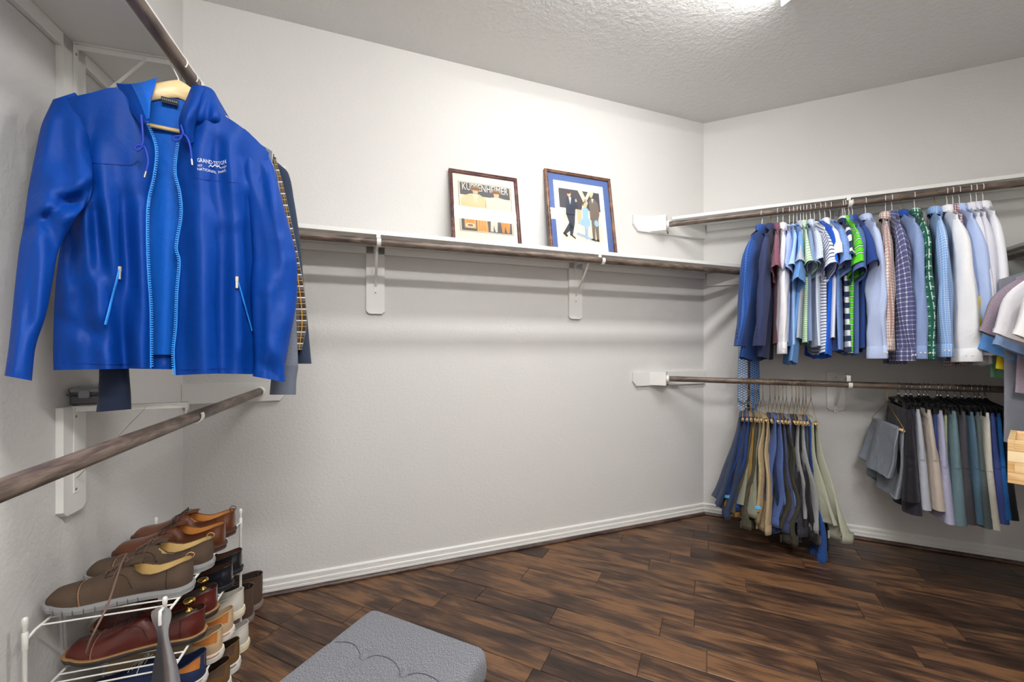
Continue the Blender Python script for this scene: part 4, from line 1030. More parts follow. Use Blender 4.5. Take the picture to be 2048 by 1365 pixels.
# ------------------------------------------------------------------ ties and belts at the end of the middle rod
def strap(name, cat, s, d, label, mat, w, zbot, point=False, rot=0, yy=0, th=.002, buckle=None):
    """a strap looped over the middle rod: both ends hang"""
    loc = MW(s, DROD, ZM); t = empty(name, loc, AM+rot, label, cat)
    R = RR+.003
    for sgn, L in ((1, zbot), (-1, zbot*.93)):
        pts = [(sgn*R*math.cos(a), R*math.sin(a)) for a in np.linspace(PI/2, 0, 6)]+[(sgn*R, -.1*k) for k in np.linspace(.2, 10*L, 10)]
        rows = []
        for y, z in pts:
            ww = w*(interp(-z, [0, .2, L*.8, L], [.45, .6, 1, 1]) if point else 1)
            rows.append([(-ww, y, z), (-ww*.5, y+sgn*th, z), (ww*.5, y+sgn*th, z), (ww, y, z), (ww*.5, y-sgn*th, z), (-ww*.5, y-sgn*th, z)])
        if point:
            y, z = pts[-1]; rows.append([(-.001, y, z-w*1.1), (0, y+.001, z-w*1.1), (.0005, y+.001, z-w*1.1), (.001, y, z-w*1.1), (.0005, y-.001, z-w*1.1), (0, y-.001, z-w*1.1)])
        mb = MB(); mb.grid(rows, cu=True, smooth=False); mb.build('blade' if point else 'strap', mat, t)
    if buckle:
        mb = MB(); L = zbot; mb.tube([(-w-.004, -R, -L*.93), (w+.004, -R, -L*.93), (w+.004, -R, -L*.93-.04), (-w-.004, -R, -L*.93-.04)], .002, 6, closed=True); mb.build('buckle', buckle, t)
    return t
se = s_mid(1484, DROD)
strap('necktie', 'tie', se+.004, 0, 'pale blue diamond-patterned necktie at the end of the picture shelf rod', fabric('tie_pale', (200, 214, 228), [('d', .016, .004, (44, 96, 160)), ('e', .016, .004, (44, 96, 160))], rough=.5), .026, .86, True, rot=-.7)
strap('belt', 'belt', se+.032, 0, 'tan leather belt hanging beside the neckties', plain('belt_tan', (168, 140, 114), .6, bump=.1), .014, .80, rot=-.9, buckle=M_chrome)
strap('belt', 'belt', se+.052, 0, 'dark brown belt hanging beside the neckties', plain('belt_dark', (44, 34, 30), .5, bump=.1), .012, .88, rot=-1.0, buckle=M_chrome)
strap('necktie', 'tie', se+.085, 0, 'blue checked necktie with white lines beside the belts', fabric('tie_blue', (44, 96, 170), [('d', .014, .003, (190, 214, 236)), ('e', .014, .003, (120, 168, 216))], rough=.5), .04, .885, True, rot=-.6)

# ------------------------------------------------------------------ the blue jacket on the high left rod
JA = math.radians(30); JX = V2((math.cos(JA), math.sin(JA))); JY = V2((-math.sin(JA), math.cos(JA)))
jp = LW(s_left(357, DROD), DROD, ZL_UP)
class Fr:
    def __init__(s, loc, ang): s.o = Vector(loc); s.x = V2((math.cos(ang), math.sin(ang))); s.y = V2((-math.sin(ang), math.cos(ang))); s.a = ang
    def P(s, u, v, yo):
        """local point seen at pixel (u,v) on the frame's plane y = yo (yo<0 is towards the viewer)"""
        rx = (u-CU)/F; o = V2((s.o.x, s.o.y))+yo*s.y
        # (o + k x) = Y*(rx,1)
        k = (rx*o[1]-o[0])/(s.x[0]-rx*s.x[1]); p = o+k*s.x; Y = p[1]
        z = HC-(v-HV)/F*Y
        q = V2((s.o.x, s.o.y)); 
        return Vector((k, yo, z-s.o.z))
J = Fr(jp, JA)
jk = empty('rain_jacket', jp, JA, 'bright blue hooded rain jacket, open zip, hanging from the high left rod', 'jacket')
def nylon(name, col, rough=.55):
    m = fabric(name, col, rough=rough, weave=.15, wscale=1400, vary=.05, sheen=0, wrinkle=.22, spec=.22); return m
M_nyl = nylon('blue_nylon', (0, 62, 150)); M_mesh = fabric('blue_mesh_lining', (0, 100, 200), [('u', .0045, .0016, (6, 84, 190), 0, .7), ('v', .0045, .0016, (6, 84, 190), 0, .7)], rough=.6, wrinkle=.3)
M_zip = plain('zip_tape', (40, 142, 232), .5); M_zipteeth = plain('zip_teeth', (64, 160, 240), .4); M_pull = plain('zip_pull', (196, 190, 180), .25, .9)
M_cord = plain('drawcord', (8, 52, 170), .6); M_white_print = plain('white_print', (232, 236, 244), .6); M_black_label = plain('black_label', (20, 22, 30), .6)
M_hangwood = woodmat('hanger_wood', (206, 168, 104), (228, 194, 134), (240, 212, 158), scale=.8, rough=.35, rand=False)
def curve_pts(pts, n):
    """resample a polyline of tuples with Catmull-Rom by chord"""
    k = [0]
    for a, b in zip(pts, pts[1:]): k.append(k[-1]+math.dist(a, b))
    return [tuple(smooth_interp(t, k, [p[j] for p in pts]) for j in range(len(pts[0]))) for t in np.linspace(0, k[-1], n)]
def panel(fr, left, right, top, bottom, yo, R=56, Cn=44, fold=None):
    """Coons-like patch in pixel space; yo(c, t, u, v) gives the local depth"""
    Lc = curve_pts(left, R); Rc = curve_pts(right, R); Tc = curve_pts(top, Cn); Bc = curve_pts(bottom, Cn); rows = []
    for i in range(R):
        t = i/(R-1); row = []
        for j in range(Cn):
            c = j/(Cn-1)
            uv = []
            for k in range(2):
                S = (1-c)*Lc[i][k]+c*Rc[i][k]+(1-t)*Tc[j][k]+t*Bc[j][k]
                S -= (1-c)*(1-t)*Tc[0][k]+c*(1-t)*Tc[-1][k]+(1-c)*t*Bc[0][k]+c*t*Bc[-1][k]
                uv.append(S)
            row.append(fr.P(uv[0], uv[1], yo(c, t, uv[0], uv[1])))
        rows.append(row)
    return rows
def thick(mb, rows, th, flip=False, mi=0):
    mb.grid(rows, mi=mi, flip=flip)
    back = [[p+Vector((0, th, 0)) for p in r] for r in rows]; mb.grid(back, mi=mi, flip=not flip)
    ed = [rows[i][0] for i in range(len(rows))]; eb = [back[i][0] for i in range(len(rows))]; mb.grid([ed, eb], mi=mi)
    ed = [rows[i][-1] for i in range(len(rows))]; eb = [back[i][-1] for i in range(len(rows))]; mb.grid([eb, ed], mi=mi)
    mb.grid([rows[-1], back[-1]], mi=mi)
def bulge(c): return math.sin(PI*c)
rgj = random.Random(3)
def gauss(x, m, s): return math.exp(-((x-m)/s)**2)
# left front panel (seen at left), soft vertical folds that open towards the hem
def ridges(L, u, v):
    y = 0
    for u0, v0, u1, v1, w_, a_ in L:
        du, dv = u1-u0, v1-v0; l2 = du*du+dv*dv; q = ((u-u0)*du+(v-v0)*dv)/l2; qc = min(1, max(0, q))
        d = math.hypot(u-u0-qc*du, v-v0-qc*dv); y -= 1.15*a_*math.exp(-(d/(w_*1.7))**2)*(.55+.45*math.sin(PI*min(1, max(0, .1+.8*qc))))
    return y
RL = [(168, 318, 182, 400, 8, .010), (176, 400, 172, 520, 10, .012), (192, 420, 196, 540, 9, -.012), (196, 560, 190, 640, 12, .010), (118, 640, 200, 672, 9, -.010), (200, 672, 226, 700, 9, -.008), (130, 620, 190, 640, 9, .006),
      (284, 420, 290, 736, 11, .018), (252, 400, 250, 736, 12, -.016), (232, 300, 236, 500, 10, -.006), (215, 440, 222, 560, 10, .008), (128, 560, 122, 730, 9, .008), (146, 430, 140, 560, 7, -.010), (175, 240, 160, 300, 8, .007), (188, 250, 176, 310, 7, -.007)]
RR_ = [(398, 430, 412, 745, 15, .020), (440, 470, 446, 745, 13, -.015), (372, 420, 374, 745, 7, -.006), (470, 450, 482, 700, 10, .014), (498, 400, 504, 740, 10, -.016), (455, 300, 474, 440, 9, .010), (474, 290, 496, 350, 8, -.010), (430, 300, 440, 420, 9, -.006),
      (390, 290, 404, 420, 9, .006), (420, 250, 470, 290, 7, .006)]
def yoL(c, t, u, v):
    y = -.035-.035*bulge(c)**.7+ridges(RL, u, v)
    y += -.020*t*gauss(u, 285, 20)+.014*t*gauss(u, 250, 14)-.010*t*gauss(u, 215, 22)
    y += .010*gauss(u-(150+.22*(v-300)), 10, 14)*min(1, t*2)-.012*gauss(u-(165+.22*(v-300)), 25, 16)*min(1, t*2)
    y += .006*math.sin(v*.055+u*.035)*gauss(u, 150, 35)+.004*math.sin(u*.12-v*.02)*t
    y += .008*gauss((v-640)-(u-180)*.55, 0, 14)*gauss(u, 185, 50)
    return y
topL = [(116, 200), (180, 186), (232, 176), (262, 205), (286, 236)]
rowsL = panel(J, [(116, 200), (146, 300), (132, 420), (112, 560), (106, 690), (107, 741)], [(286, 236), (300, 262), (312, 300), (308, 350), (296, 405), (294, 470), (296, 540), (301, 620), (302, 737)],
              topL, [(107, 741), (200, 739), (302, 737)], yoL)
mb = MB(); thick(mb, rowsL, .002, flip=True); mb.build('front_panel', M_nyl, jk)
def yoR(c, t, u, v):
    y = -.035-.04*bulge(c)**.7+ridges(RR_, u, v)
    y += -.016*t*gauss(u, 405, 26)+.012*t*gauss(u, 440, 20)-.012*t*gauss(u, 470, 18)
    y += .004*math.sin(u*.09+v*.02)*(1-t)+.008*gauss(u-v*.12, 400, 16)*(1-t)
    y += .005*math.sin(v*.03)*gauss(u, 362, 14)
    return y
rowsR = panel(J, [(362, 272), (356, 306), (353, 348), (362, 387), (365, 430), (355, 498), (361, 521), (356, 589), (354, 653), (349, 703), (351, 751)],
              [(538, 306), (528, 380), (516, 460), (512, 560), (512, 660), (512, 749)], [(362, 272), (372, 236), (398, 208), (450, 232), (500, 268), (538, 306)], [(351, 751), (430, 748), (512, 749)], yoR)
mb = MB(); thick(mb, rowsR, .002, flip=True); mb.build('front_panel', M_nyl, jk)
# lining of the back, seen through the open zip, and the outer back
def yoB(c, t, u, v): return .012-.012*bulge(c)+.006*math.sin(u*.10+v*.006)*t-.012*gauss(u, 332, 16)*t
rowsB = panel(J, [(135, 210), (140, 420), (112, 708)], [(530, 300), (510, 480), (505, 712)], [(135, 210), (230, 188), (338, 196), (400, 212), (530, 300)], [(112, 708), (330, 710), (505, 712)], yoB)
mb = MB(); mb.grid(rowsB, flip=True); mb.build('lining', M_mesh, jk)['label'] = 'lighter blue mesh lining'
rows = panel(J, [(133, 206), (138, 420), (110, 735)], [(532, 296), (512, 480), (508, 742)], [(133, 206), (230, 184), (338, 190), (400, 206), (532, 296)], [(110, 735), (330, 739), (508, 742)], lambda c, t, u, v: yoB(c, t, u, v)+.012-.02*(t > .985))
mb = MB(); mb.grid(rows, flip=True); mb.build('back_panel', M_nyl, jk)
# sleeves as folded tubes following the photographed outline
def pix_tube(fr, rows_px, yo, minor, R=64, n=36, fold=None, creases=()):
    vs = [r[0] for r in rows_px]; rows = []
    for t in np.linspace(vs[0], vs[-1], R):
        ul = smooth_interp(t, vs, [r[1] for r in rows_px]); ur = smooth_interp(t, vs, [r[2] for r in rows_px])
        y0 = interp(t, [vs[0], vs[-1]], yo) if not callable(yo) else yo(t)
        tilt = smooth_interp(t, vs, [r[3] if len(r) > 3 else 0 for r in rows_px])
        mk = minor*interp(t, [vs[0], vs[0]+110], [.5, 1]); row = []
        for k in range(n):
            a = 2*PI*k/n; cu_ = math.cos(a); c = (1+math.copysign(abs(cu_)**.9, cu_))/2
            u = lerp(ul, ur, c); v = t+tilt*(c-.5)
            mnr = mk
            y = y0+mnr*math.sin(-a)
            if fold: y += fold(u, t, c)*(1 if math.sin(-a) < 0 else .3)
            row.append(fr.P(u, v, y))
        rows.append(row)
    return rows
RSL = [(92, 402, 128, 440, 9, .016), (120, 398, 168, 418, 8, -.020), (132, 430, 168, 446, 8, .018), (70, 330, 110, 350, 12, .008), (150, 260, 158, 380, 10, .010), (128, 250, 140, 380, 9, -.009), (96, 440, 110, 500, 8, -.012), (82, 470, 76, 640, 9, .012), (60, 470, 52, 640, 9, -.008), (55, 660, 40, 740, 8, .008), (100, 240, 84, 330, 9, .008)]
RSR = [(540, 330, 560, 480, 10, .012), (520, 350, 530, 560, 9, -.012), (562, 480, 574, 640, 8, .010), (548, 560, 540, 720, 9, .012), (524, 600, 528, 740, 8, -.008), (575, 540, 560, 600, 7, -.008), (545, 690, 566, 740, 7, .008), (520, 725, 545, 750, 6, -.006)]
def foldSL(u, v, c): return ridges(RSL, u, v)+.007*math.sin(v*.06+c*3)*gauss(v, 400, 90)-.012*gauss(v+u*.5, 455, 14)+.010*gauss(v+u*.5, 478, 10)-.008*gauss(c, .3, .12)*(v > 380)+.006*gauss(v-u*.4, 350, 12)
rows = pix_tube(J, [(192, 106, 150, -14), (212, 98, 168, -8), (250, 83, 178, 0), (300, 71, 182, -10), (360, 58, 186, -20), (410, 51, 178, -20), (445, 47, 150, -12), (500, 38, 118, 0), (560, 31, 106, 0), (630, 24, 92, 0), (690, 18, 72, 4), (735, 12, 66, 8), (757, 9, 64, 10)],
                lambda t: interp(t, [192, 300, 500, 757], [-.03, -.05, -.13, -.20]), .034, fold=foldSL)
mb = MB(); mb.grid(rows, cu=True, flip=True); mb.cap(rows[0], smooth=True, flip=True)
ins = [sum(rows[-1], Vector())/36+(p-sum(rows[-1], Vector())/36)*.9+Vector((0, 0, .02)) for p in rows[-1]]; mb.grid([rows[-1], ins], cu=True, flip=True)
slL = mb.build('sleeve', M_nyl, jk)
def foldSR(u, v, c): return ridges(RSR, u, v)+-.006*gauss(c, .35, .12)+.006*gauss(c, .55, .08)+.004*math.sin(v*.05+c*4)-.006*gauss(v-u*.3, 540, 14)*(c > .5)
rows = pix_tube(J, [(262, 488, 500, 10), (285, 478, 522, 14), (305, 474, 536, 10), (340, 478, 549, 0), (400, 492, 564, 0), (450, 500, 578, 0), (510, 505, 592, 0), (562, 502, 595, 0), (620, 503, 591, 0), (680, 507, 580, 0), (725, 509, 571, 4), (748, 507, 570, 8), (759, 505, 571, 12)],
                lambda t: interp(t, [262, 400, 759], [-.01, -.03, -.045]), .040, fold=foldSR)
mb = MB(); mb.grid(rows, cu=True, flip=True); mb.cap(rows[0], smooth=True, flip=True)
ins = [sum(rows[-1], Vector())/36+(p-sum(rows[-1], Vector())/36)*.9+Vector((0, 0, .02)) for p in rows[-1]]; mb.grid([rows[-1], ins], cu=True, flip=True)
slR = mb.build('sleeve', M_nyl, jk)
# cuff stitching: slim seams
def seam(fr, px, yo, r, mat, name, parent, n=24, flat=1):
    pts = [fr.P(u, v, yo(u, v) if callable(yo) else yo) for u, v in curve_pts(px, n)]
    mb = MB(); mb.tube(pts, r, 5, flat=flat); return mb.build(name, mat, parent)
# hood: left flap (lining side up), right flap, back roll
def hood_piece(px_rows, yo, mat, name):
    rows = []
    for r in px_rows:
        cp = curve_pts([(a, b, y) for a, b, y in r], 14); rows.append([J.P(a, b, y) for a, b, y in cp])
    # smooth across rows
    R = 14; out = []
    for t in np.linspace(0, len(rows)-1, R):
        out.append([Vector(tuple(smooth_interp(t, list(range(len(rows))), [rows[k][j][q] for k in range(len(rows))]) for q in range(3))) for j in range(14)])
    mb = MB(); thick(mb, out, .003, flip=True); o = mb.build(name, mat, jk); return o
hood_piece([[(232, 166, -.02), (246, 200, -.05), (268, 232, -.075), (282, 250, -.085)],
            [(250, 168, -.03), (266, 200, -.07), (284, 232, -.095), (292, 246, -.10)],
            [(280, 166, -.035), (292, 196, -.075), (298, 226, -.095), (299, 246, -.095)],
            [(313, 156, -.01), (304, 188, -.045), (296, 222, -.07), (290, 240, -.075)]], 0, M_nyl, 'hood')
hood_piece([[(262, 168, -.036), (276, 196, -.076), (288, 226, -.100), (293, 240, -.102)],
            [(285, 164, -.040), (294, 190, -.082), (299, 216, -.102), (298, 236, -.104)],
            [(314, 155, -.016), (306, 186, -.052), (299, 214, -.08), (296, 232, -.085)]], 0, M_mesh, 'hood_lining')
hood_piece([[(392, 170, .01), (392, 186, -.03), (386, 214, -.07), (384, 240, -.08), (390, 258, -.05)],
            [(410, 172, -.01), (408, 194, -.075), (402, 222, -.095), (398, 242, -.085), (402, 258, -.05)],
            [(426, 180, -.01), (420, 200, -.055), (416, 222, -.075), (412, 242, -.075), (418, 257, -.05)],
            [(438, 200, .0), (434, 214, -.065), (430, 228, -.09), (428, 243, -.08), (434, 254, -.05)],
            [(460, 238, .01), (452, 240, -.04), (448, 243, -.055), (444, 247, -.06), (440, 250, -.06)]], 0, M_nyl, 'hood')
hood_piece([[(384, 170, -.02), (374, 194, -.06), (362, 222, -.09), (357, 250, -.095), (364, 280, -.085)],
            [(396, 170, -.035), (386, 196, -.09), (374, 224, -.125), (368, 252, -.12), (372, 284, -.10)],
            [(408, 176, -.03), (398, 200, -.09), (386, 226, -.12), (379, 254, -.115), (380, 286, -.095)],
            [(412, 190, -.01), (406, 208, -.06), (396, 232, -.085), (388, 258, -.085), (388, 284, -.075)]], 0, M_nyl, 'hood')
hood_piece([[(386, 170, -.012), (376, 192, -.052), (366, 214, -.08), (362, 236, -.088)],
            [(396, 171, -.022), (384, 196, -.072), (374, 218, -.10), (370, 240, -.104)]], 0, M_mesh, 'hood_lining')
# zips
def ydL(u, v): return -.058
def zipline(px, rows, col, name):
    mb = MB(); pts = [r[col]+Vector((0, -.004, 0)) for r in rows[2:]]
    mb.tube(pts, .0032, 6, flat=.6); z = mb.build(name, M_zip, jk)
    mb = MB()
    for a, b in zip(pts, pts[1:]):
        n = max(1, int((b-a).length/.0045))
        for k in range(n):
            p = a.lerp(b, k/n); sx = .0035 if col == -1 else -.0035
            mb.box(p.x+sx-.0022, p.x+sx+.0022, p.y-.0025, p.y+.0005, p.z-.0012, p.z+.0012)
    o = mb.build('zip_teeth', M_zipteeth, z); o['kind'] = 'stuff'
zipline(None, rowsL, -1, 'zip'); zipline(None, rowsR, 0, 'zip')
def depth_at(rows, u, v):
    best = None
    for r in rows:
        for p in r:
            w = jp+Vector((JX[0]*p.x+JY[0]*p.y, JX[1]*p.x+JY[1]*p.y, p.z)); uu = CU+F*w.x/w.y; vv = HV-F*(w.z-HC)/w.y
            e = (uu-u)**2+(vv-v)**2
            if best is None or e < best[0]: best = (e, p.y)
    return best[1]
def pocket(rows, a, b):
    mid = ((a[0]+b[0])/2, (a[1]+b[1])/2)
    pts = []
    for t in np.linspace(0, 1, 9):
        u, v = lerp(a[0], b[0], t), lerp(a[1], b[1], t); pts.append(J.P(u, v, depth_at(rows, u, v)-.004))
    mb = MB(); mb.tube(pts, .0062, 8, flat=.35); z = mb.build('pocket_zip', M_zip, jk)
    mb = MB(); mb.tube([p+Vector((0, -.0025, 0)) for p in pts], .0016, 6); mb.build('zip_teeth', M_zipteeth, z)
    p = pts[0]; mb = MB(); mb.box(p.x-.0035, p.x+.0035, p.y-.007, p.y-.004, p.z-.030, p.z-.010, ch=.001); mb.box(p.x-.0045, p.x+.0045, p.y-.007, p.y-.001, p.z-.012, p.z+.004, ch=.0015)
    mb.build('zip_pull', M_pull, z)
pocket(rowsL, (240, 536), (211, 650)); pocket(rowsR, (474, 556), (504, 662))
# drawcords with knots, metal tips
def cord(px, yo0, yo1, tip):
    cp = curve_pts(px, 26); n = len(cp); pts = [J.P(u, v, lerp(yo0, yo1, i/(n-1))) for i, (u, v) in enumerate(cp)]
    mb = MB(); mb.tube(pts, .0026, 7); c = mb.build('drawcord', M_cord, jk)
    a, b = pts[-1], pts[-1]+(pts[-1]-pts[-2]).normalized()*.016; mb = MB(); mb.tube([a, b], .0024, 8); mb.build('cord_tip', M_pull, c)
cord([(282, 230), (285, 262), (285, 290), (278, 290), (268, 296), (276, 302), (287, 292), (293, 306), (296, 325), (292, 343)], -.108, -.112, 0)
cord([(362, 250), (366, 268), (362, 272), (346, 274), (348, 282), (360, 278), (366, 268), (374, 276), (380, 292), (383, 318)], -.118, -.118, 0)
# lettering on the chest
def chest(u, v, dy=-.0025):
    return J.P(u, v, depth_at(rowsR, 425, 330)-.004+dy)
c0 = chest(425, 327); ang = math.atan2(chest(452, 329.5).z-chest(398, 325).z, chest(452, 329).x-chest(398, 325).x)
wdt = (chest(453, 329)-chest(396, 325)).length
_pv = [p for r in rowsR for p in r]
def pdepth(x, z):
    L = sorted(((p.x-x)**2+(p.z-z)**2, p.y) for p in _pv if abs(p.x-x) < .02 and abs(p.z-z) < .03)[:5]
    w = [1/(d+1e-7) for d, _ in L]; return sum(a*b for a, (_, b) in zip(w, L))/sum(w)
def put(txt, u, v, size, name, width):
    M = frameM(chest(u, v), (1, 0, 0), (0, 0, 1), (0, -1, 0))
    o = text_mesh(txt, size, M_white_print, name, jk, M, .0002); 
    xs = [q.co.x for q in o.data.vertices]; k = width/(max(xs)-min(xs))
    for q in o.data.vertices:
        q.co.x *= k; q.co.x, q.co.y = q.co.x*.982-q.co.y*.19, q.co.x*.19+q.co.y*.982; X_ = M.translation.x+q.co.x; Z_ = M.translation.z+q.co.y
        q.co.z = -(pdepth(X_, Z_)-M.translation.y)+.0012+(q.co.z)
    return o
put('GRAND\u00b7TETON', 424.5, 324.5, .0150, 'lettering', wdt)
put('EST.', 402, 334.5, .0078, 'lettering', .012); put('1929', 447, 334.5, .0078, 'lettering', .013)
put('NATIONAL  PARK', 424.5, 342, .0100, 'lettering', wdt)
mb = MB()
pk = [(409, 336), (414, 331.5), (417, 334), (421, 329.5), (425, 333), (430, 329), (434, 333), (438, 331.5), (441, 336)]
for (a, b), (c, d) in zip(pk, pk[1:]):
    q = [chest(a, b), chest(c, d), chest(c, d+1.7), chest(a, b+1.7)]; mb.add(q, [(0, 3, 2, 1)], None, 0, False)
mb.build('mountain_emblem', M_white_print, jk)
# neck label
mb = MB(); a = J.P(323, 196, .006); b = J.P(358, 206, .006); pr = [J.P(322, 192, -.016), J.P(357, 201, -.016), J.P(357, 212, -.014), J.P(323, 204, -.014)]
mb.add(pr+[p+Vector((0, .003, 0)) for p in pr], [(0, 3, 2, 1), (4, 5, 6, 7), (0, 1, 5, 4), (3, 7, 6, 2)], None, 0, False); mb.build('neck_label', M_black_label, jk)
M_lbl = plain('label_print', (150, 150, 152), .7)
mb = MB()
for k_ in range(8):
    p = J.P(326+k_*4, 197.2+k_*1.02, -.0175); mb.box(p.x-.0014, p.x+.0004, p.y-.0004, p.y+.0002, p.z-.0020, p.z+.0020); mb.box(p.x-.0008, p.x+.0022, p.y-.0004, p.y+.0002, p.z-.0030, p.z-.0022)
tag(mb.build('woven_lettering', M_lbl, jk), kind='stuff')
# yoke and armhole seams
M_seam = plain('blue_seam', (4, 40, 140), .6)
def seam_on(rows, px):
    pts = [J.P(u, v, depth_at(rows, u, v)-.0006) for u, v in curve_pts(px, 18)]
    mb = MB(); mb.tube(pts, .0009, 4); mb.build('seam', M_seam, jk)
seam_on(rowsL, [(165, 325), (215, 328), (265, 330), (275, 322)]); seam_on(rowsR, [(385, 356), (430, 362), (478, 366)])
seam_on(rowsL, [(112, 733-8), (200, 729), (300, 727)]); seam_on(rowsR, [(354, 741), (430, 738), (508, 739)])
# wooden hanger of the jacket
hg = empty('wooden_hanger', jp, JA, 'pale wooden suit hanger inside the blue rain jacket', 'hanger')
mb = MB(); mb.tube([(.0195*math.cos(a), 0, .0195*math.sin(a)) for a in np.linspace(-.7, PI, 14)]+[(-.019, 0, -.012), (-.008, 0, -.032), (0, 0, -.05), (0, 0, -.085)], .0018, 8); mb.build('hook', M_wire, hg)
rows = []
for x in np.linspace(-.175, .175, 23):
    ax = abs(x); zt = -.052-.10*(ax/.175)**1.35-.035*(ax/.175); zb = zt-interp(ax, [0, .05, .12, .175], [.052, .046, .032, .022]); yy = -.05*(1-ax/.215)**1.2*0-.0+.035*(ax/.215)**1.5*-1
    hw = .007+.010*(ax/.215)
    row = [(x, yy+hw*math.cos(a)*.9, lerp(zb, zt, .5)+(zt-zb)/2*math.copysign(abs(math.sin(a))**.7, math.sin(a))) for a in np.linspace(0, 2*PI, 13)[:-1]]
    rows.append(row)
mb = MB(); mb.grid(rows, cu=True); mb.cap(rows[0]); mb.cap(rows[-1], flip=True); mb.build('shoulder_bar', M_hangwood, hg)
mb = MB(); mb.tube([(-.165, -.012, -.20), (.165, -.012, -.20)], .0055, 10); mb.build('trouser_bar', M_hangwood, hg)

# garments behind the blue jacket on the same rod
def behind(u_hook, ang, mat, label, name, seed, sleeve_rows, yo, minor=.03, cuffm=None, Ln=.72, Lrows=None, catg='shirt', dy=0):
    loc = LW(s_left(u_hook, DROD), DROD, ZL_UP); fr = Fr(loc, ang)
    t = garment(name, catg, 'none', loc, ang, mat, label, seed, collar='shirt', Ln=Ln, W=.205, T=.018, hang='wire', hmat=M_bluewire, hlabel='pale wire hanger holding the '+' '.join(label.replace(',', '').split()[:9]))
    rows = pix_tube(fr, sleeve_rows, yo, minor); mb = MB(); mb.grid(rows, cu=True, flip=True); mb.cap(rows[0], smooth=True, flip=True)
    c = sum(rows[-1], Vector())/len(rows[-1]); ins = [c+(p-c)*.9+Vector((0, 0, .015)) for p in rows[-1]]; mb.grid([rows[-1], ins], cu=True, flip=True)
    sl = mb.build('sleeve', mat, t)
    if cuffm:
        last = rows[-9:]
        rr = [[cc+(p-cc)*1.04 for p in r] for r in last for cc in [sum(r, Vector())/len(r)]]
        mb = MB(); mb.grid(rr, cu=True, flip=True); mb.build('cuff', cuffm, sl)
    if Lrows:
        rows = pix_tube(fr, Lrows, 0, minor*.6); mb = MB(); mb.grid(rows, cu=True, flip=True); mb.build('sleeve', mat, t)
    return t
behind(388, ANL+.12, fabric('heather_grey', (92, 100, 116), melange=.12, wrinkle=.4), 'heather grey sweatshirt with ribbed cuffs behind the blue jacket', 'sweatshirt', 811,
       [(330, 535, 548), (400, 540, 562), (500, 548, 575), (600, 552, 590), (680, 552, 594), (730, 548, 596), (760, 543, 592), (790, 540, 591)], (-.01, -.02), .026, fabric('rib_grey', (104, 110, 124), [('u', .004, .0015, (80, 86, 100), 0, .6)]), Ln=.70)
behind(396, ANL+.08, fabric('flannel', (52, 46, 44), [('u', .038, .012, (104, 98, 92), .3, .6), ('v', .038, .012, (104, 98, 92), .3, .6), ('u', .038, .003, (224, 220, 208)), ('v', .038, .003, (224, 220, 208)), ('u', .038, .002, (196, 144, 50), .5), ('v', .038, .002, (196, 144, 50), .5)]),
       'dark plaid flannel shirt with white and yellow lines behind the blue jacket', 'flannel_shirt', 812,
       [(318, 545, 552), (360, 552, 564), (440, 560, 582), (520, 566, 598), (600, 572, 611), (650, 576, 613), (700, 580, 604)], (0, -.005), .018, Ln=.66)
behind(405, ANL+.05, fabric('navy_knit', (46, 56, 76), wrinkle=.3), 'long navy jacket, farthest back behind the blue jacket', 'navy_jacket', 813,
       [(326, 545, 556), (345, 552, 576), (400, 560, 588), (480, 570, 600), (560, 580, 607), (640, 588, 615), (728, 594, 623)], (.01, .0), .020, Ln=.68, catg='jacket')
# the navy sleeve hanging below the blue jacket's hem, and its dark hem
loc = LW(s_left(379, DROD), DROD, ZL_UP); fr = Fr(loc, ANL+.22)
t = garment('zip_top', 'shirt', 'none', loc, ANL+.22, fabric('ink_knit', (34, 42, 62), wrinkle=.3), 'ink blue zip top whose sleeve hangs below the blue jacket', 814, collar='shirt', Ln=.745, W=.19, T=.016, hmat=M_bluewire, hlabel='pale wire hanger holding the ink blue zip top')
rows = pix_tube(fr, [(420, 175, 250), (520, 182, 254), (640, 190, 258), (735, 198, 258), (790, 196, 262), (822, 192, 263, -6)], (-.035, -.035), .022)
mb = MB(); mb.grid(rows, cu=True, flip=True); mb.cap(rows[0], smooth=True, flip=True)
c = sum(rows[-1], Vector())/len(rows[-1]); ins = [c+(p-c)*.9+Vector((0, 0, .015)) for p in rows[-1]]; mb.grid([rows[-1], ins], cu=True, flip=True)
mb.build('sleeve', _m['ink_knit'], t)

# ------------------------------------------------------------------ grey plastic case on the low left bracket
cs = empty('plastic_case', LW(.65, .0, 1.0135), AL, 'small smoky grey plastic case resting on the low left bracket', 'case')
M_case = plain('smoky_plastic', (92, 92, 96), .25, bump=.02); M_caselid = plain('smoky_lid', (140, 142, 146), .2)
M0 = frameM((0, 0, 0), (1, 0, 0), (0, 1, 0), (0, 0, 1))
mb = MB(); mb.box(-.045, .07, .004, .078, 0, .030, ch=.006); mb.build('tray', M_case, cs)
mb = MB(); mb.box(-.048, .073, .002, .081, .031, .052, ch=.007); mb.build('lid', M_caselid, cs)
mb = MB(); mb.box(.071, .078, .028, .054, .020, .044, ch=.003); mb.build('latch', M_caselid, cs)
mb = MB(); mb.box(-.0495, .0745, .001, .082, .0285, .0325, ch=.001); mb.build('rim', M_case, cs)

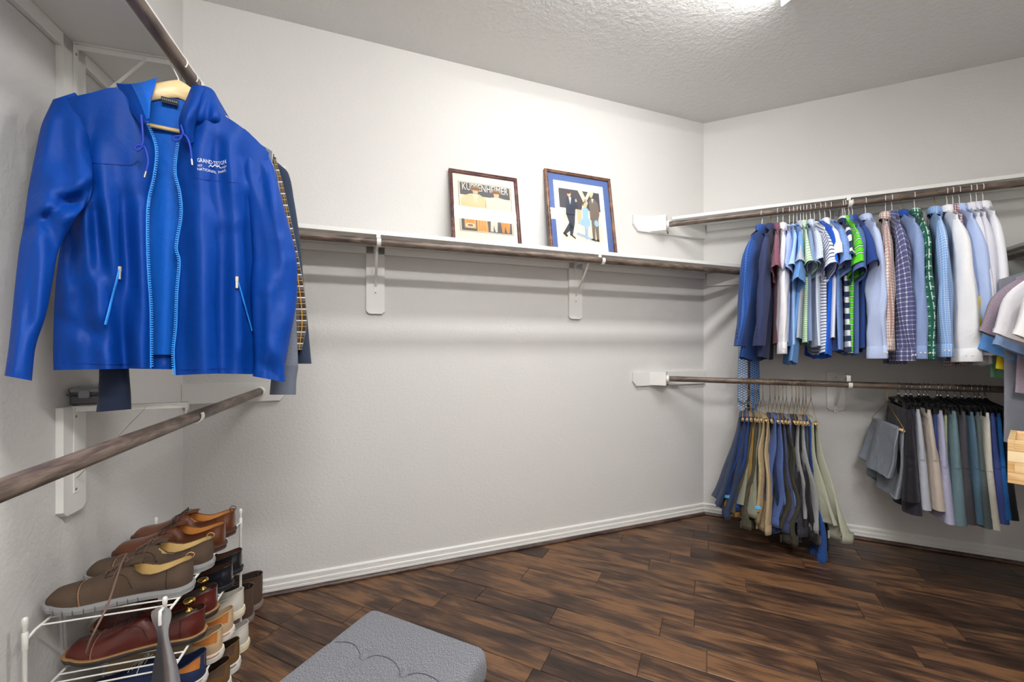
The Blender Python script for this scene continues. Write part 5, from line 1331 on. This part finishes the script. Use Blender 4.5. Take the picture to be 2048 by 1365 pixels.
# ------------------------------------------------------------------ shoe rack
S0, S1, D0, D1 = .304, .911, .030, .308; TIERS = (.483, .312, .142)
M_rack = plain('rack_enamel', (232, 230, 224), .4)
rk = empty('shoe_rack', LW(S1, D0, 0), 0, 'white wire shoe rack standing against the left wall', 'rack')
ro = Vector(rk.location)
for s, d in ((S0, D0), (S0, D1), (S1, D0), (S1, D1)):
    p = LW(s, d, 0)-ro; mb = MB(); mb.lathe([(.0046, .001), (.0046, .512), (.005, .513), (.0058, .517), (.006, .526), (.0048, .531), (.0005, .533)], 12, M=Matrix.Translation(p)); po = mb.build('post', M_rack, rk)
    for z in TIERS: mb = MB(); mb.lathe([(.0048, z-.03), (.0060, z-.028), (.0060, z+.012), (.0048, z+.014)], 12, M=Matrix.Translation(p)); mb.build('coupling', M_rack, po)
for z in TIERS:
    for d in (D0, D1):
        mb = MB(); mb.tube([LW(S1, d, z-.008)-ro, LW(S1-.03, d, z)-ro, LW(S0+.03, d, z)-ro, LW(S0, d, z-.008)-ro], .0035, 8); mb.build('side_rail', M_rack, rk)
    w0 = None
    for k in range(17):
        s = S1-.045-k*.0315
        if w0 is None:
            mb = MB(); a = LW(0, D0, 0); b = LW(0, D1, 0); mb.tube([(0, 0, 0), b-a], .0022, 6); w0 = mb.build('cross_wire', M_rack, rk)
            w0.location = LW(s, D0, z+.002)-ro
        else:
            c = w0.copy(); COL.objects.link(c); c.parent = rk; c.location = LW(s, D0, z+.002)-ro

# ------------------------------------------------------------------ shoes
def leather(name, col, rough=.35, vary=.25, bump=.05): return plain(name, col, rough, bump=bump, bscale=90, vary=vary, coat=.25 if rough < .4 else 0)
XS = [0, .03, .1, .3, .5, .7, .82, .92, .98, 1.0]
WS = [.014, .026, .033, .031, .037, .047, .046, .034, .018, .003]
def shoe(loc, rotz, label, upper, sole_m, lining, style='derby', L=.30, solet=.018, heelt=.010, laces=None, name='dress_shoe', welt=None, accent=None, tree=False, capm=None, mirror=1, group=None, loop=None, pitch=0, opening=.45, cat='shoe'):
    t = empty(name, loc, rotz, label, cat, group)
    if pitch: t.rotation_euler = (0, pitch, rotz)
    k = L/.30
    boot = style == 'boot'; sneak = style == 'sneaker'
    if boot: HX = [0, .04, .15, .3, .42, .48, .58, .68, .78, .88, .95, 1]; HY = [.118, .120, .118, .110, .116, .092, .070, .056, .047, .040, .030, .004]
    elif sneak: HX = [0, .05, .15, .28, .4, .46, .56, .66, .78, .88, .95, 1]; HY = [.068, .066, .052, .048, .062, .078, .068, .056, .043, .036, .027, .004]
    else: HX = [0, .05, .15, .28, .38, .46, .56, .66, .78, .88, .95, 1]; HY = [.062, .062, .052, .044, .054, .074, .064, .050, .037, .031, .023, .004]
    OX = [0, .03, .12, .26, .38, opening]; OY = [.002, .015, .024, .026, .022, 0] if not boot else [.010, .024, .032, .032, .026, 0]
    zs = solet
    def w(x):
        if x > .93: return smooth_interp(.93, XS, WS)*math.sqrt(max(.008, 1-((x-.93)/.07)**2))*k
        return (smooth_interp(max(x, .11), XS, WS) if x > .11 else .0328*math.sqrt(max(.012, 1-((.11-x)/.11)**2)))*k
    def H(x): return smooth_interp(x, HX, HY)*k
    def heelz(x): return 0
    def spring(x): return .012*k*max(0, (x-.68)/.32)**2
    def wo(x): return smooth_interp(x, OX, OY)*k if x < opening else 0
    xs = [0, .003, .009, .018, .03, .045, .065, .085, .11, .16, .22, .28, .34, .40, opening, .5, .55, .6, .66, .72, .78, .84, .88, .90, .93, .95, .965, .98, .99, .996, 1.0]
    asym = lambda x: .006*k*math.sin(PI*x)*mirror
    def shell(shrink=0.0, x_from=0):
        rows = []
        for x in xs:
            ww, hh, oo = w(x)-shrink, H(x), wo(x); row = []
            for side in (-1, 1):
                q = []
                for s in np.linspace(0, 1, 9):
                    y = oo+(ww-oo)*math.cos(PI*s/2)**(.75 if x < opening else .9); z = hh*math.sin(PI*s/2)**(.85 if x < opening else .8)
                    if x < opening:   # quarter wall leans inwards to the topline
                        y = lerp(ww, oo+.004, s**1.7) if not boot else lerp(ww, oo+.003, min(1, s*1.5)**1.5)
                        y += .004*k*math.sin(PI*min(1, s*1.3)); z = hh*s
                    q.append((x*L, side*y+asym(x)*(1-.3*s), zs+spring(x)+z))
                row += q if side < 0 else q[::-1]
            rows.append(row)
        return rows
    rows = shell()
    mb = MB(); hb = 9
    left = [r[:hb] for r in rows]; right = [r[hb:] for r in rows]
    mb.grid(left, flip=True); mb.grid(right, flip=True)
    # close the back of the heel and toe
    mb.grid([rows[0][:hb], rows[0][hb:][::-1]], flip=True); 
    io = xs.index(opening)
    up = mb.build('upper', upper, t)
    # lining: inner wall and insole
    mb = MB()
    for side in (0, 1):
        inner = []
        for i, x in enumerate(xs[:io+1]):
            r = rows[i]; top = Vector(r[hb-1] if side == 0 else r[hb]); sg = -1 if side == 0 else 1
            rr = []
            for s in np.linspace(0, 1, 5):
                ww = max(.003, w(x)-.006); y = sg*lerp(abs(top.y-asym(x)*.7)-.001, ww, s**.6)+asym(x); z = lerp(top.z-.0005, zs+.010, s)
                rr.append((max(x*L, .003+.003*s), y, z))
            inner.append(rr)
        mb.grid(inner, flip=(side == 0))
    poly_ = [[(max(.004, x*L), sg*max(.002, w(x)-.005)+asym(x), zs+.011) for sg in (-1, 1)] for x in xs[:io+3]]
    mb.grid(poly_); mb.build('lining', lining, t)
    # topline binding
    pts = [Vector(rows[i][hb-1]) for i in range(io, -1, -1)]+[Vector(rows[i][hb]) for i in range(0, io+1)]
    mb = MB(); mb.tube(pts, .0018, 6); mb.build('topline', accent or upper, t)
    # sole
    def outline(off, n=None):
        a = [(x*L+(off*(x-.93)/.07 if x > .93 else (-off*(1-x/.018) if x < .018 else 0)), -(w(x)+off)+asym(x), spring(x)) for x in xs]; b = [(x*L+(off*(x-.93)/.07 if x > .93 else (-off*(1-x/.018) if x < .018 else 0)), (w(x)+off)+asym(x), spring(x)) for x in xs]
        return a+b[::-1]
    def slab(o1, z1, o0, z0, mat, nm, parent=t):
        a = outline(o0); b = outline(o1); mb = MB()
        ra = [(x, y, z+z0) for x, y, z in a]; rb = [(x, y, z+z1) for x, y, z in b]; rm = [(x*1, y, z+(z0+z1)/2) for x, y, z in outline(max(o0, o1)+.0012)]
        mb.grid([rb, rm, ra], cu=True, flip=True, smooth=False); nn = len(xs)
        mb.grid([ra[:nn], ra[nn:][::-1]], smooth=False); mb.grid([rb[:nn], rb[nn:][::-1]], smooth=False, flip=True); return mb.build(nm, mat, parent)
    if sneak or boot: so = slab(.0045, zs, .003, 0.001, sole_m, 'sole')
    else:
        so = slab(.0045, zs, .0035, heelt*.55, sole_m, 'sole')
        a = [(x, y) for x, y, z in outline(.003) if x < L*.27]; mb = MB(); mb.prism(a, .001, heelt*.55+.001); mb.build('heel', sole_m, t)
        if style == 'lug':
            for q in np.linspace(.36, .9, 9):
                for sg in (-1, 1):
                    mb = MB(); x = q*L; y = sg*(w(q)+.0045)+asym(q); mb.box(x-.0008, x+.0008, y-.0018, y+.0018, heelt*.55+.0005+spring(q), zs*.75+spring(q)); mb.build('sole_notch', M_case, so)
    if welt: slab(.0052, zs+.0012, .0050, zs-.0035, welt, 'welt')
    # tongue and laces
    if style in ('derby', 'lug', 'sneaker'):
        rr = []
        for x in np.linspace(opening-.09, .60, 8):
            zc = zs+H(max(x, opening))+.003*k+(.006*k if x < opening else -.0005)
            rr.append([(x*L, y+asym(x)*.7, zc-abs(y)*.45) for y in np.linspace(-.017*k, .017*k, 7)])
        mb = MB(); mb.grid(rr, flip=False); mb.grid([[ (p[0], p[1], p[2]-.003) for p in r] for r in rr], flip=True); mb.build('tongue', accent or upper, t)
        lm = laces or plain('lace_brown', (70, 50, 40), .8)
        for x in np.linspace(opening+.02, opening+.15, 5):
            mb = MB(); pts = []
            for s in np.linspace(-1, 1, 7):
                y = s*.019*k; pts.append((x*L+.002*s, y+asym(x)*.7, zs+H(x)+.0035*k-abs(y)**1.6*1.6+.001)); 
            mb.tube(pts, .0013, 5); mb.build('lace', lm, t)
        mb = MB(); x = (opening+.02)*L; zt = zs+H(opening+.02)+.006
        for sg in (-1, 1):
            mb.tube(curve_pts([(x, 0, zt), (x+.008, sg*.014, zt+.003), (x+.020, sg*.024, zt-.008), (x+.018, sg*.018, zt-.006), (x, 0, zt)], 14), .0012, 5)
            mb.tube(curve_pts([(x, 0, zt), (x+.008, sg*.012, zt), (x+.014, sg*.026, zt-.012), (x+.018, sg*.034, zt-.028)], 10), .0012, 5)
        mb.build('lace_bow', lm, t)
    def overlay(x, s, side, lift=.0008):
        """point on the upper at station x and wall parameter s"""
        i = max(q for q in range(len(xs)-1) if xs[q] <= x); f = (x-xs[i])/(xs[i+1]-xs[i])
        def at(i_):
            r = rows[i_]; rr_ = r[:hb] if side < 0 else r[hb:][::-1]; q = s*(hb-1); a = int(min(hb-2, math.floor(q))); return Vector(rr_[a]).lerp(Vector(rr_[a+1]), q-a)
        p = at(i).lerp(at(i+1), f); c = Vector((p.x, asym(x), zs+.01)); return p+(p-c).normalized()*lift
    def line_part(pts_, nm, mat, r=.0009):
        mb = MB(); mb.tube(pts_, r, 4); mb.build(nm, mat, t)
    st = plain('stitch_'+upper.name, tuple(min(255, int(c*255)) for c in (.62, .46, .32)), .7) if not accent else accent
    dk = plain('seam_dark', (40, 26, 20), .7)
    if style in ('derby', 'lug'):
        for side in (-1, 1):
            # facing edge, vamp curve and heel counter seam
            line_part([overlay(lerp(.60, .40, q), lerp(.62, .30, q**1.5), side) for q in np.linspace(0, 1, 10)], 'seam', dk)
            line_part([overlay(x, lerp(.62, .99, q), side) for q, x in zip(np.linspace(0, 1, 6), np.linspace(.60, .585, 6))], 'seam', dk)
            line_part([overlay(.16, q, side) for q in np.linspace(.05, .95, 8)], 'seam', dk)
        if capm or style == 'lug':
            pts_ = [overlay(.78+(.05*abs(1-s_) if style == 'lug' else 0)*-1, s_, -1) for s_ in np.linspace(0, 1, 9)]+[overlay(.78-(.05*abs(1-s_) if style == 'lug' else 0), s_, 1) for s_ in np.linspace(1, 0, 9)]
            line_part(pts_, 'toe_cap_seam', st, .0012)
            mb = MB()
            for p in pts_[::1]: mb.lathe([(.0016, 0), (.0001, .0008)], 6, M=Matrix.Translation(p+Vector((.004, 0, .0006))))
            o = mb.build('perforations', dk, t); o['kind'] = 'stuff'
    if style == 'boot':
        for side in (-1, 1):
            mb = MB(); rr = [[overlay(x, s_, side, .0012) for s_ in np.linspace(.35, .98, 7)] for x in np.linspace(.17, .36, 6)]
            mb.grid(rr, flip=(side > 0))
            mb.build('elastic_gore', accent or plain('gore', (50, 40, 34), .9), t)
    if sneak and capm:
        mb = MB()
        for side in (-1, 1):
            rr = [[overlay(x, s_, side, .0013) for s_ in np.linspace(lerp(.45, .80, x/.24), 1.0, 7)] for x in np.linspace(0.0, .24, 9)]
            mb.grid(rr, flip=(side > 0))
        mb.build('heel_tab', capm, t)
        mb = MB(); 
        pts_ = [(x*L, -(w(x)+.006)+asym(x), zs*.8+spring(x)) for x in xs]+[(x*L, (w(x)+.006)+asym(x), zs*.8+spring(x)) for x in xs[::-1]]
        mb.tube(pts_, .0016, 5, closed=True); mb.build('foxing_stripe', capm, t)
    if loop:
        mb = MB(); mb.tube(curve_pts([(.002, 0, zs+H(0)-.002), (-.006, .004, zs+H(0)+.012), (.004, .008, zs+H(0)+.020), (.014, .006, zs+H(0)+.010), (.012, .0, zs+H(0)-.004)], 16), .0012, 5); mb.build('pull_loop', loop, t)
    if tree:
        M_tree = plain('tree_dark', (50, 36, 30), .4); M_br = plain('brass_knob', (200, 168, 88), .2, 1)
        o2 = empty('shoe_tree', Vector(loc), rotz, 'shoe tree with brass knob in the '+' '.join(label.replace(',', '').split()[:9]), 'shoe tree')
        mb = MB(); rows_ = []
        for x, wd, hh in ((.010, .006, .03), (.02, .018, .044), (.045, .023, .046), (.08, .020, .034), (.11, .012, .03)): rows_.append([(x, wd*math.cos(a), zs+.018+hh*.5+hh*.5*math.sin(a)) for a in np.linspace(0, 2*PI, 13)[:-1]])
        mb.grid(rows_, cu=True); mb.cap(rows_[0]); mb.cap(rows_[-1], flip=True); mb.build('heel_block', M_tree, o2)
        mb = MB(); mb.lathe([(.0001, 0), (.011, 0), (.011, .002), (.005, .006), (.004, .014), (.007, .019), (.014, .024), (.016, .029), (.014, .033), (.006, .0355), (.0001, .036)], 16, M=Matrix.Translation((.038, 0, zs+.062))); mb.build('knob', M_br, o2)
    return t
HEAD = math.atan2(-nl[1], -nl[0])
def put_shoe(s, z, dheel, label, rot=0, **kw):
    kw.setdefault('group', 'footwear on and beside the rack')
    p = LW(s, dheel, z); L = kw.get('L', .30); q = LW(s, dheel-L, z)
    return shoe(p, HEAD+rot, label, **kw)
tz = [z+.0045 for z in TIERS]
lace_d = plain('lace_dark', (52, 38, 34), .8); lace_t = plain('lace_taupe', (112, 88, 78), .8); lace_w = plain('lace_white', (220, 216, 206), .8)
suede = leather('brown_suede', (80, 63, 49), .9, .25, .25); greysole = plain('grey_rubber', (146, 146, 146), .7)
bone = leather('bone_lining', (214, 184, 124), .5, .1); tanl = leather('tan_lining', (196, 132, 66), .5, .15)
cognac = leather('cognac_leather', (92, 50, 28), .28, .4); cogs = plain('brown_rubber', (72, 50, 42), .6)
burg = leather('burgundy_leather', (86, 34, 28), .26, .35); dks = plain('dark_rubber', (56, 52, 50), .6); weltm = plain('tan_welt', (160, 120, 76), .6)
blk = leather('black_leather', (26, 27, 34), .25, .3); blks = plain('black_rubber', (38, 38, 42), .55)
tan = leather('tan_nubuck', (196, 168, 132), .85, .1, .2); whs = plain('white_rubber', (226, 222, 214), .6); orange = leather('orange_leather', (186, 112, 48), .5, .15)
whit = leather('white_leather', (206, 200, 190), .6, .08); brn2 = leather('olive_brown_suede', (110, 80, 40), .85, .2); navy = leather('navy_suede', (28, 44, 82), .85, .2)
chel = leather('distressed_brown', (84, 64, 50), .7, .35, .2); chs = plain('taupe_rubber', (128, 114, 108), .7)
put_shoe(.800, tz[0], .328, 'brown suede wingtip shoe with a grey sole, nearest on the top tier', rot=.05, upper=suede, sole_m=greysole, lining=bone, style='lug', L=.312, solet=.024, laces=lace_t, loop=plain('loop_tan', (214, 160, 104), .7), mirror=-1)
put_shoe(.672, tz[0], .335, 'brown suede wingtip shoe with a grey sole, second on the top tier', rot=.0, upper=suede, sole_m=greysole, lining=bone, style='lug', L=.310, solet=.024, laces=lace_t, loop=plain('loop_tan', (214, 160, 104), .7))
put_shoe(.548, tz[0], .330, 'glossy cognac leather shoe, nearer of the cognac pair', rot=-.02, upper=cognac, sole_m=cogs, lining=tanl, style='derby', L=.305, solet=.022, heelt=.016, laces=lace_d, mirror=-1)
put_shoe(.432, tz[0], .325, 'glossy cognac leather shoe at the far end of the top tier', rot=-.02, upper=cognac, sole_m=cogs, lining=tanl, style='derby', L=.305, solet=.022, heelt=.016, laces=lace_d, loop=lace_d)
put_shoe(.745, tz[1], .338, 'burgundy cap-toe shoe, nearest on the middle tier', rot=.06, upper=burg, sole_m=dks, lining=leather('dark_lining', (62, 40, 32), .6), style='derby', L=.312, solet=.020, laces=lace_d, welt=weltm, capm=burg, tree=True, mirror=-1)
put_shoe(.632, tz[1], .333, 'burgundy cap-toe shoe, second on the middle tier', rot=.02, upper=burg, sole_m=dks, lining=leather('dark_lining', (62, 40, 32), .6), style='derby', L=.310, solet=.020, laces=lace_d, welt=weltm, capm=burg, tree=True)
put_shoe(.475, tz[1], .330, 'black leather loafer, nearer of the black pair', rot=0, upper=blk, sole_m=blks, lining=leather('loafer_lining', (84, 56, 40), .6), style='slip', name='loafer', L=.30, solet=.018, heelt=.016, mirror=-1)
put_shoe(.370, tz[1], .330, 'black leather loafer at the far end of the middle tier', rot=0, upper=blk, sole_m=blks, lining=leather('loafer_lining', (84, 56, 40), .6), style='slip', name='loafer', L=.30, solet=.018, heelt=.016)
put_shoe(.700, tz[2], .325, 'navy suede sneaker with an orange heel on the low tier', rot=.03, upper=navy, sole_m=whs, lining=navy, style='sneaker', name='sneaker', solet=.026, laces=lace_w, capm=orange, L=.30)
put_shoe(.592, tz[2], .335, 'beige nubuck sneaker with an orange collar, nearer of the pair', rot=.02, upper=tan, sole_m=whs, lining=tan, style='sneaker', name='sneaker', solet=.028, laces=lace_w, capm=orange, L=.305, mirror=-1)
put_shoe(.487, tz[2], .335, 'beige nubuck sneaker with an orange collar, farther of the pair', rot=0, upper=tan, sole_m=whs, lining=tan, style='sneaker', name='sneaker', solet=.028, laces=lace_w, capm=orange, L=.305)
put_shoe(.368, tz[2], .335, 'off-white running shoe at the far end of the low tier', rot=-.02, upper=whit, sole_m=plain('cream_rubber', (226, 216, 190), .6), lining=whit, style='sneaker', name='sneaker', solet=.030, laces=lace_w, L=.30)
put_shoe(.555, .002, .345, 'olive-brown suede sneaker with a striped white sole, nearer on the floor', rot=.02, upper=brn2, sole_m=whs, lining=leather('dk_lin2', (60, 44, 34), .7), style='sneaker', name='sneaker', solet=.036, laces=lace_w, capm=plain('stripe_brown', (84, 62, 50), .6), L=.305, mirror=-1)
put_shoe(.455, .002, .345, 'olive-brown suede sneaker with a striped white sole, farther on the floor', rot=0, upper=brn2, sole_m=whs, lining=leather('dk_lin2', (60, 44, 34), .7), style='sneaker', name='sneaker', solet=.036, laces=lace_w, capm=plain('stripe_brown', (84, 62, 50), .6), L=.305)
put_shoe(.345, .002, .345, 'off-white running shoe on the floor under the rack', rot=0, upper=whit, sole_m=plain('cream_rubber', (226, 216, 190), .6), lining=whit, style='sneaker', name='sneaker', solet=.030, laces=lace_w, L=.30)
put_shoe(.165, .002, .315, 'distressed brown ankle boot on the floor, nearer of the pair', rot=-.05, upper=chel, sole_m=chs, lining=leather('boot_lining', (44, 32, 26), .8), style='boot', name='ankle_boot', solet=.026, L=.30, mirror=-1, loop=lace_t, cat='boot')
put_shoe(.068, .002, .325, 'distressed brown ankle boot on the floor, closer to the back wall', rot=-.05+.0, upper=chel, sole_m=chs, lining=leather('boot_lining', (44, 32, 26), .8), style='boot', name='ankle_boot', solet=.026, L=.30, loop=lace_t, cat='boot')
# loose lace trailing from the near suede shoe
tl = MB()
def wl(u, v, d): return LP(u, v, d)
pts = [wl(253, 1108, .19), (wl(243, 1128, .21)), wl(232, 1160, .235), wl(222, 1192, .262), wl(212, 1218, .282), wl(196, 1250, .285), wl(182, 1278, .275), wl(173, 1306, .262)]
cp = curve_pts([tuple(p) for p in pts], 24); tl.tube(cp, .0022, 6); tl = tl.build('shoelace', lace_t); tag(tl, 'long loose taupe shoelace trailing from the nearest suede shoe', 'lace')

# shoehorn hanging on the near post
shn = empty('shoehorn', LW(S1+.018, D1+.004, .50), 0, 'polished steel shoehorn hanging on the front rack post', 'shoehorn')
M_steel = plain('polished_steel', (226, 228, 234), .28, 1)
rows = []; ax = Vector((nl[0], nl[1], 0)); ay = Vector((l_[0], l_[1], 0))
prof = [(.022, .006, .03), (.018, .016, .03), (.008, .021, .05), (-.010, .020, .10), (-.035, .013, .25), (-.055, .0115, .35), (-.08, .015, .40), (-.12, .024, .45), (-.16, .030, .5), (-.20, .031, .55), (-.235, .027, .5), (-.255, .018, .5), (-.262, .006, .5)]
zz = [p[0] for p in prof][::-1]
for z in np.linspace(.022, -.262, 34):
    wd = smooth_interp(z, zz, [p[1] for p in prof][::-1]); cv = smooth_interp(z, zz, [p[2] for p in prof][::-1])
    row = []
    for c in np.linspace(-1, 1, 11): row.append(ax*(c*wd+.02*(-z)/.26)+ay*(.010+cv*wd*(1-c*c)*-.9+.02*(-z/.26)**2)+Vector((0, 0, z)))
    rows.append(row)
mb = MB(); mb.grid(rows, flip=True); mb.grid([[p-ay*.0012 for p in r] for r in rows], flip=False); mb.build('blade', M_steel, shn)
mb = MB(); mb.tube([ay*.004+Vector((0, 0, .012)), ay*.016+Vector((0, 0, .014)), ay*.018+Vector((0, 0, -.004)), ay*.016+Vector((0, 0, -.02))], .004, 8); mb.build('hanging_clip', M_rack, shn)['label'] = 'white plastic hanging clip'

# ------------------------------------------------------------------ tufted ottoman
OT = .42; M_ott = fabric('charcoal_linen', (76, 78, 87), melange=.22, rough=.95, weave=.5, wscale=500, wrinkle=.05, vary=.12); M_leg = plain('ottoman_leg', (26, 22, 20), .5)
def topxy(u, v): Y = (HC-OT)*F/(v-HV); return V2(((u-CU)/F*Y, Y))
c_far = topxy(745, 1211); OW, OL = .392, .76
ot = empty('storage_ottoman', (c_far[0], c_far[1], 0), math.atan2(r_[1], r_[0]), 'charcoal grey tufted storage ottoman in the foreground', 'ottoman')
# local: X = r_, local Y = -(nr) i.e. away; so the ottoman spans y in [-OL, 0]
btn = [(.1225, -.156), (.248, -.156), (.1225, -.306), (.248, -.306), (.1225, -.456), (.248, -.456), (.1225, -.606), (.248, -.606)]
bx = .125; cols = [-.0025, .1225, .2475, .3725]; rws = [-.006, -.156, -.306, -.456, -.606, -.756]
def seamdist(x, y):
    # shallow grooves on the tufting grid
    g = 0
    for by in rws[1:-1]: g = max(g, gauss(y-by-.010*math.cos((x-.06)/.125*2*PI)*0, 0, .010))
    for bx_ in (.1225, .2475):
        if -.606 < y < -.156: g = max(g, gauss(x-bx_, 0, .010))
    return g
lid = MB(); nx, ny = 60, 96; zt = .075
def cushion(x, y):
    ex = min(x, OW-x, -y, OL+y); r = .022; z = OT
    if ex < r: z -= r-math.sqrt(max(0, r*r-(r-ex)**2))
    pill = 1
    z += .006*math.sin(PI*min(1, max(0, x/OW)))*math.sin(PI*min(1, max(0, -y/OL)))
    z -= .0022*seamdist(x, y)
    for a, b in btn: z -= .011*gauss(math.hypot(x-a, y-b), 0, .020)
    return z
gx = sorted(set([0, .001, .003, .006, .011, .017, .022]+list(np.linspace(.03, OW-.03, nx))+[OW-k for k in (0, .001, .003, .006, .011, .017, .022)]))
gy = sorted(set([0, -.001, -.003, -.006, -.011, -.017, -.022]+list(np.linspace(-.03, -OL+.03, ny))+[-OL+k for k in (0, .001, .003, .006, .011, .017, .022)]), reverse=True)
def rc(x, y):   # rounded plan corners
    r = .03
    for cx, cy, sx, sy in ((r, -r, -1, 1), (OW-r, -r, 1, 1), (r, -OL+r, -1, -1), (OW-r, -OL+r, 1, -1)):
        if (x-cx)*sx > 0 and (y-cy)*sy > 0:
            d = max(abs(x-cx), abs(y-cy)); h = math.hypot(x-cx, y-cy)
            if h > 1e-9: return cx+(x-cx)*d/h, cy+(y-cy)*d/h
    return x, y
rows = []
for y in gy:
    row = []
    for x in gx: X, Y = rc(x, y); row.append((X, Y, cushion(x, y)))
    rows.append(row)
lid.grid(rows, flip=True)
per = [rc(x, 0) for x in gx]+[rc(OW, y) for y in gy[1:]]+[rc(x, -OL) for x in gx[::-1][1:]]+[rc(0, y) for y in gy[::-1][1:-1]]
def perim(off, z): 
    return [(OW/2+(x-OW/2)*(1+off/(OW/2)), -OL/2+(y+OL/2)*(1+off/(OL/2)), z) for x, y in per]
lid.grid([perim(0, OT-.022), perim(.0015, OT-.035), perim(.0015, OT-.055), perim(0, OT-.066), perim(-.004, OT-.072)], cu=True, flip=True); lid.cap(perim(-.004, OT-.072), flip=True)
lid = lid.build('lid', M_ott, ot)
for a, b in btn:
    z0 = cushion(a, b); mb = MB(); mb.lathe([(.0118, -.002), (.0122, .002), (.0108, .006), (.007, .0088), (.0001, .0098)], 18, M=Matrix.Translation((a, b, z0))); mb.build('button', M_ott, lid)
M_ottseam = plain('ottoman_piping', (66, 68, 78), .9)
def sm(pts_): mb = MB(); mb.tube([(x, y, cushion(x, y)+.0003) for x, y in pts_], .0011, 5); mb.build('tufting_seam', M_ottseam, lid)
for by in rws[1:-1]:
    for x0, x1 in ((.024, .112), (.134, .237), (.259, OW-.024)):
        sm([(x, by+.012*math.sin(PI*(x-x0)/(x1-x0))*(1 if x0 < .2 else 1)) for x in np.linspace(x0, x1, 9)])
mb = MB(); mb.grid([perim(-.009, OT-.073), perim(-.008, OT-.10), perim(-.008, .10), perim(-.009, .045)], cu=True, flip=True); mb.cap(perim(-.009, .045), flip=True); mb.cap(perim(-.009, OT-.073)); mb.build('body', M_ott, ot)
for x, y in ((.05, -.05), (OW-.05, -.05), (.05, -OL+.05), (OW-.05, -OL+.05)):
    mb = MB(); mb.lathe([(.014, .001), (.018, .046)], 14, M=Matrix.Translation((x, y, 0))); mb.build('leg', M_leg, ot)

# ------------------------------------------------------------------ pine crate at the right edge with the stool it stands on
M_pine = woodmat('pine', (206, 158, 102), (232, 196, 142), (244, 220, 176), scale=1.0, rough=.5, rand=True, contrast=1.2)
M_pined = woodmat('pine_end', (186, 130, 76), (214, 168, 108), (230, 196, 146), scale=1.3, rough=.5, rand=True)
Yc = 1.50; xc = (2015-CU)/F*Yc; z1 = HC-(880-HV)/F*Yc; z0 = HC-(966-HV)/F*Yc
cr = empty('wooden_crate', (xc, Yc, z0), -.899, 'pale pine crate with finger-jointed corners at the right edge', 'crate')
CWd, CD, CH = .36, .28, z1-z0
nf = 4; hgt = CH/nf
for i in range(nf):
    a, b = i*hgt+.0003, (i+1)*hgt-.0003
    mb = MB(); long_ = (i % 2 == 0)
    x0 = 0 if long_ else .016; x1 = CWd if long_ else CWd-.016
    mb.box(x0, x1, 0, .016, a, b, ch=.0008); mb.build('front_board', M_pine, cr)
    mb = MB(); mb.box(x0, x1, CD-.016, CD, a, b, ch=.0008); mb.build('back_board', M_pine, cr)
    y0, y1 = (.016, CD-.016) if long_ else (0, CD)
    for xx in (0, CWd-.016):
        mb = MB(); mb.box(xx, xx+.016, y0, y1, a, b, ch=.0008); mb.build('end_board', M_pined, cr)
mb = MB(); mb.box(.016, CWd-.016, .016, CD-.016, .001, .010); mb.build('bottom', M_pine, cr)
# stool below the crate, wholly beyond the right edge
st_loc = Vector((xc, Yc, 0))+Vector((.62*.25+.78*.14, -.78*.25+.62*.14, 0))
stl = empty('wooden_stool', st_loc, -.899, 'plain wooden stool under the pine crate', 'stool')
mb = MB(); mb.box(-.10, .11, -.12, .12, z0-.026, z0-.0008, ch=.004); mb.build('seat', M_pine, stl)
for x in (-.09, .09):
    for y in (-.10, .10): mb = MB(); mb.box(x-.014, x+.014, y-.014, y+.014, 0.001, z0-.027, ch=.003); mb.build('leg', M_pine, stl)
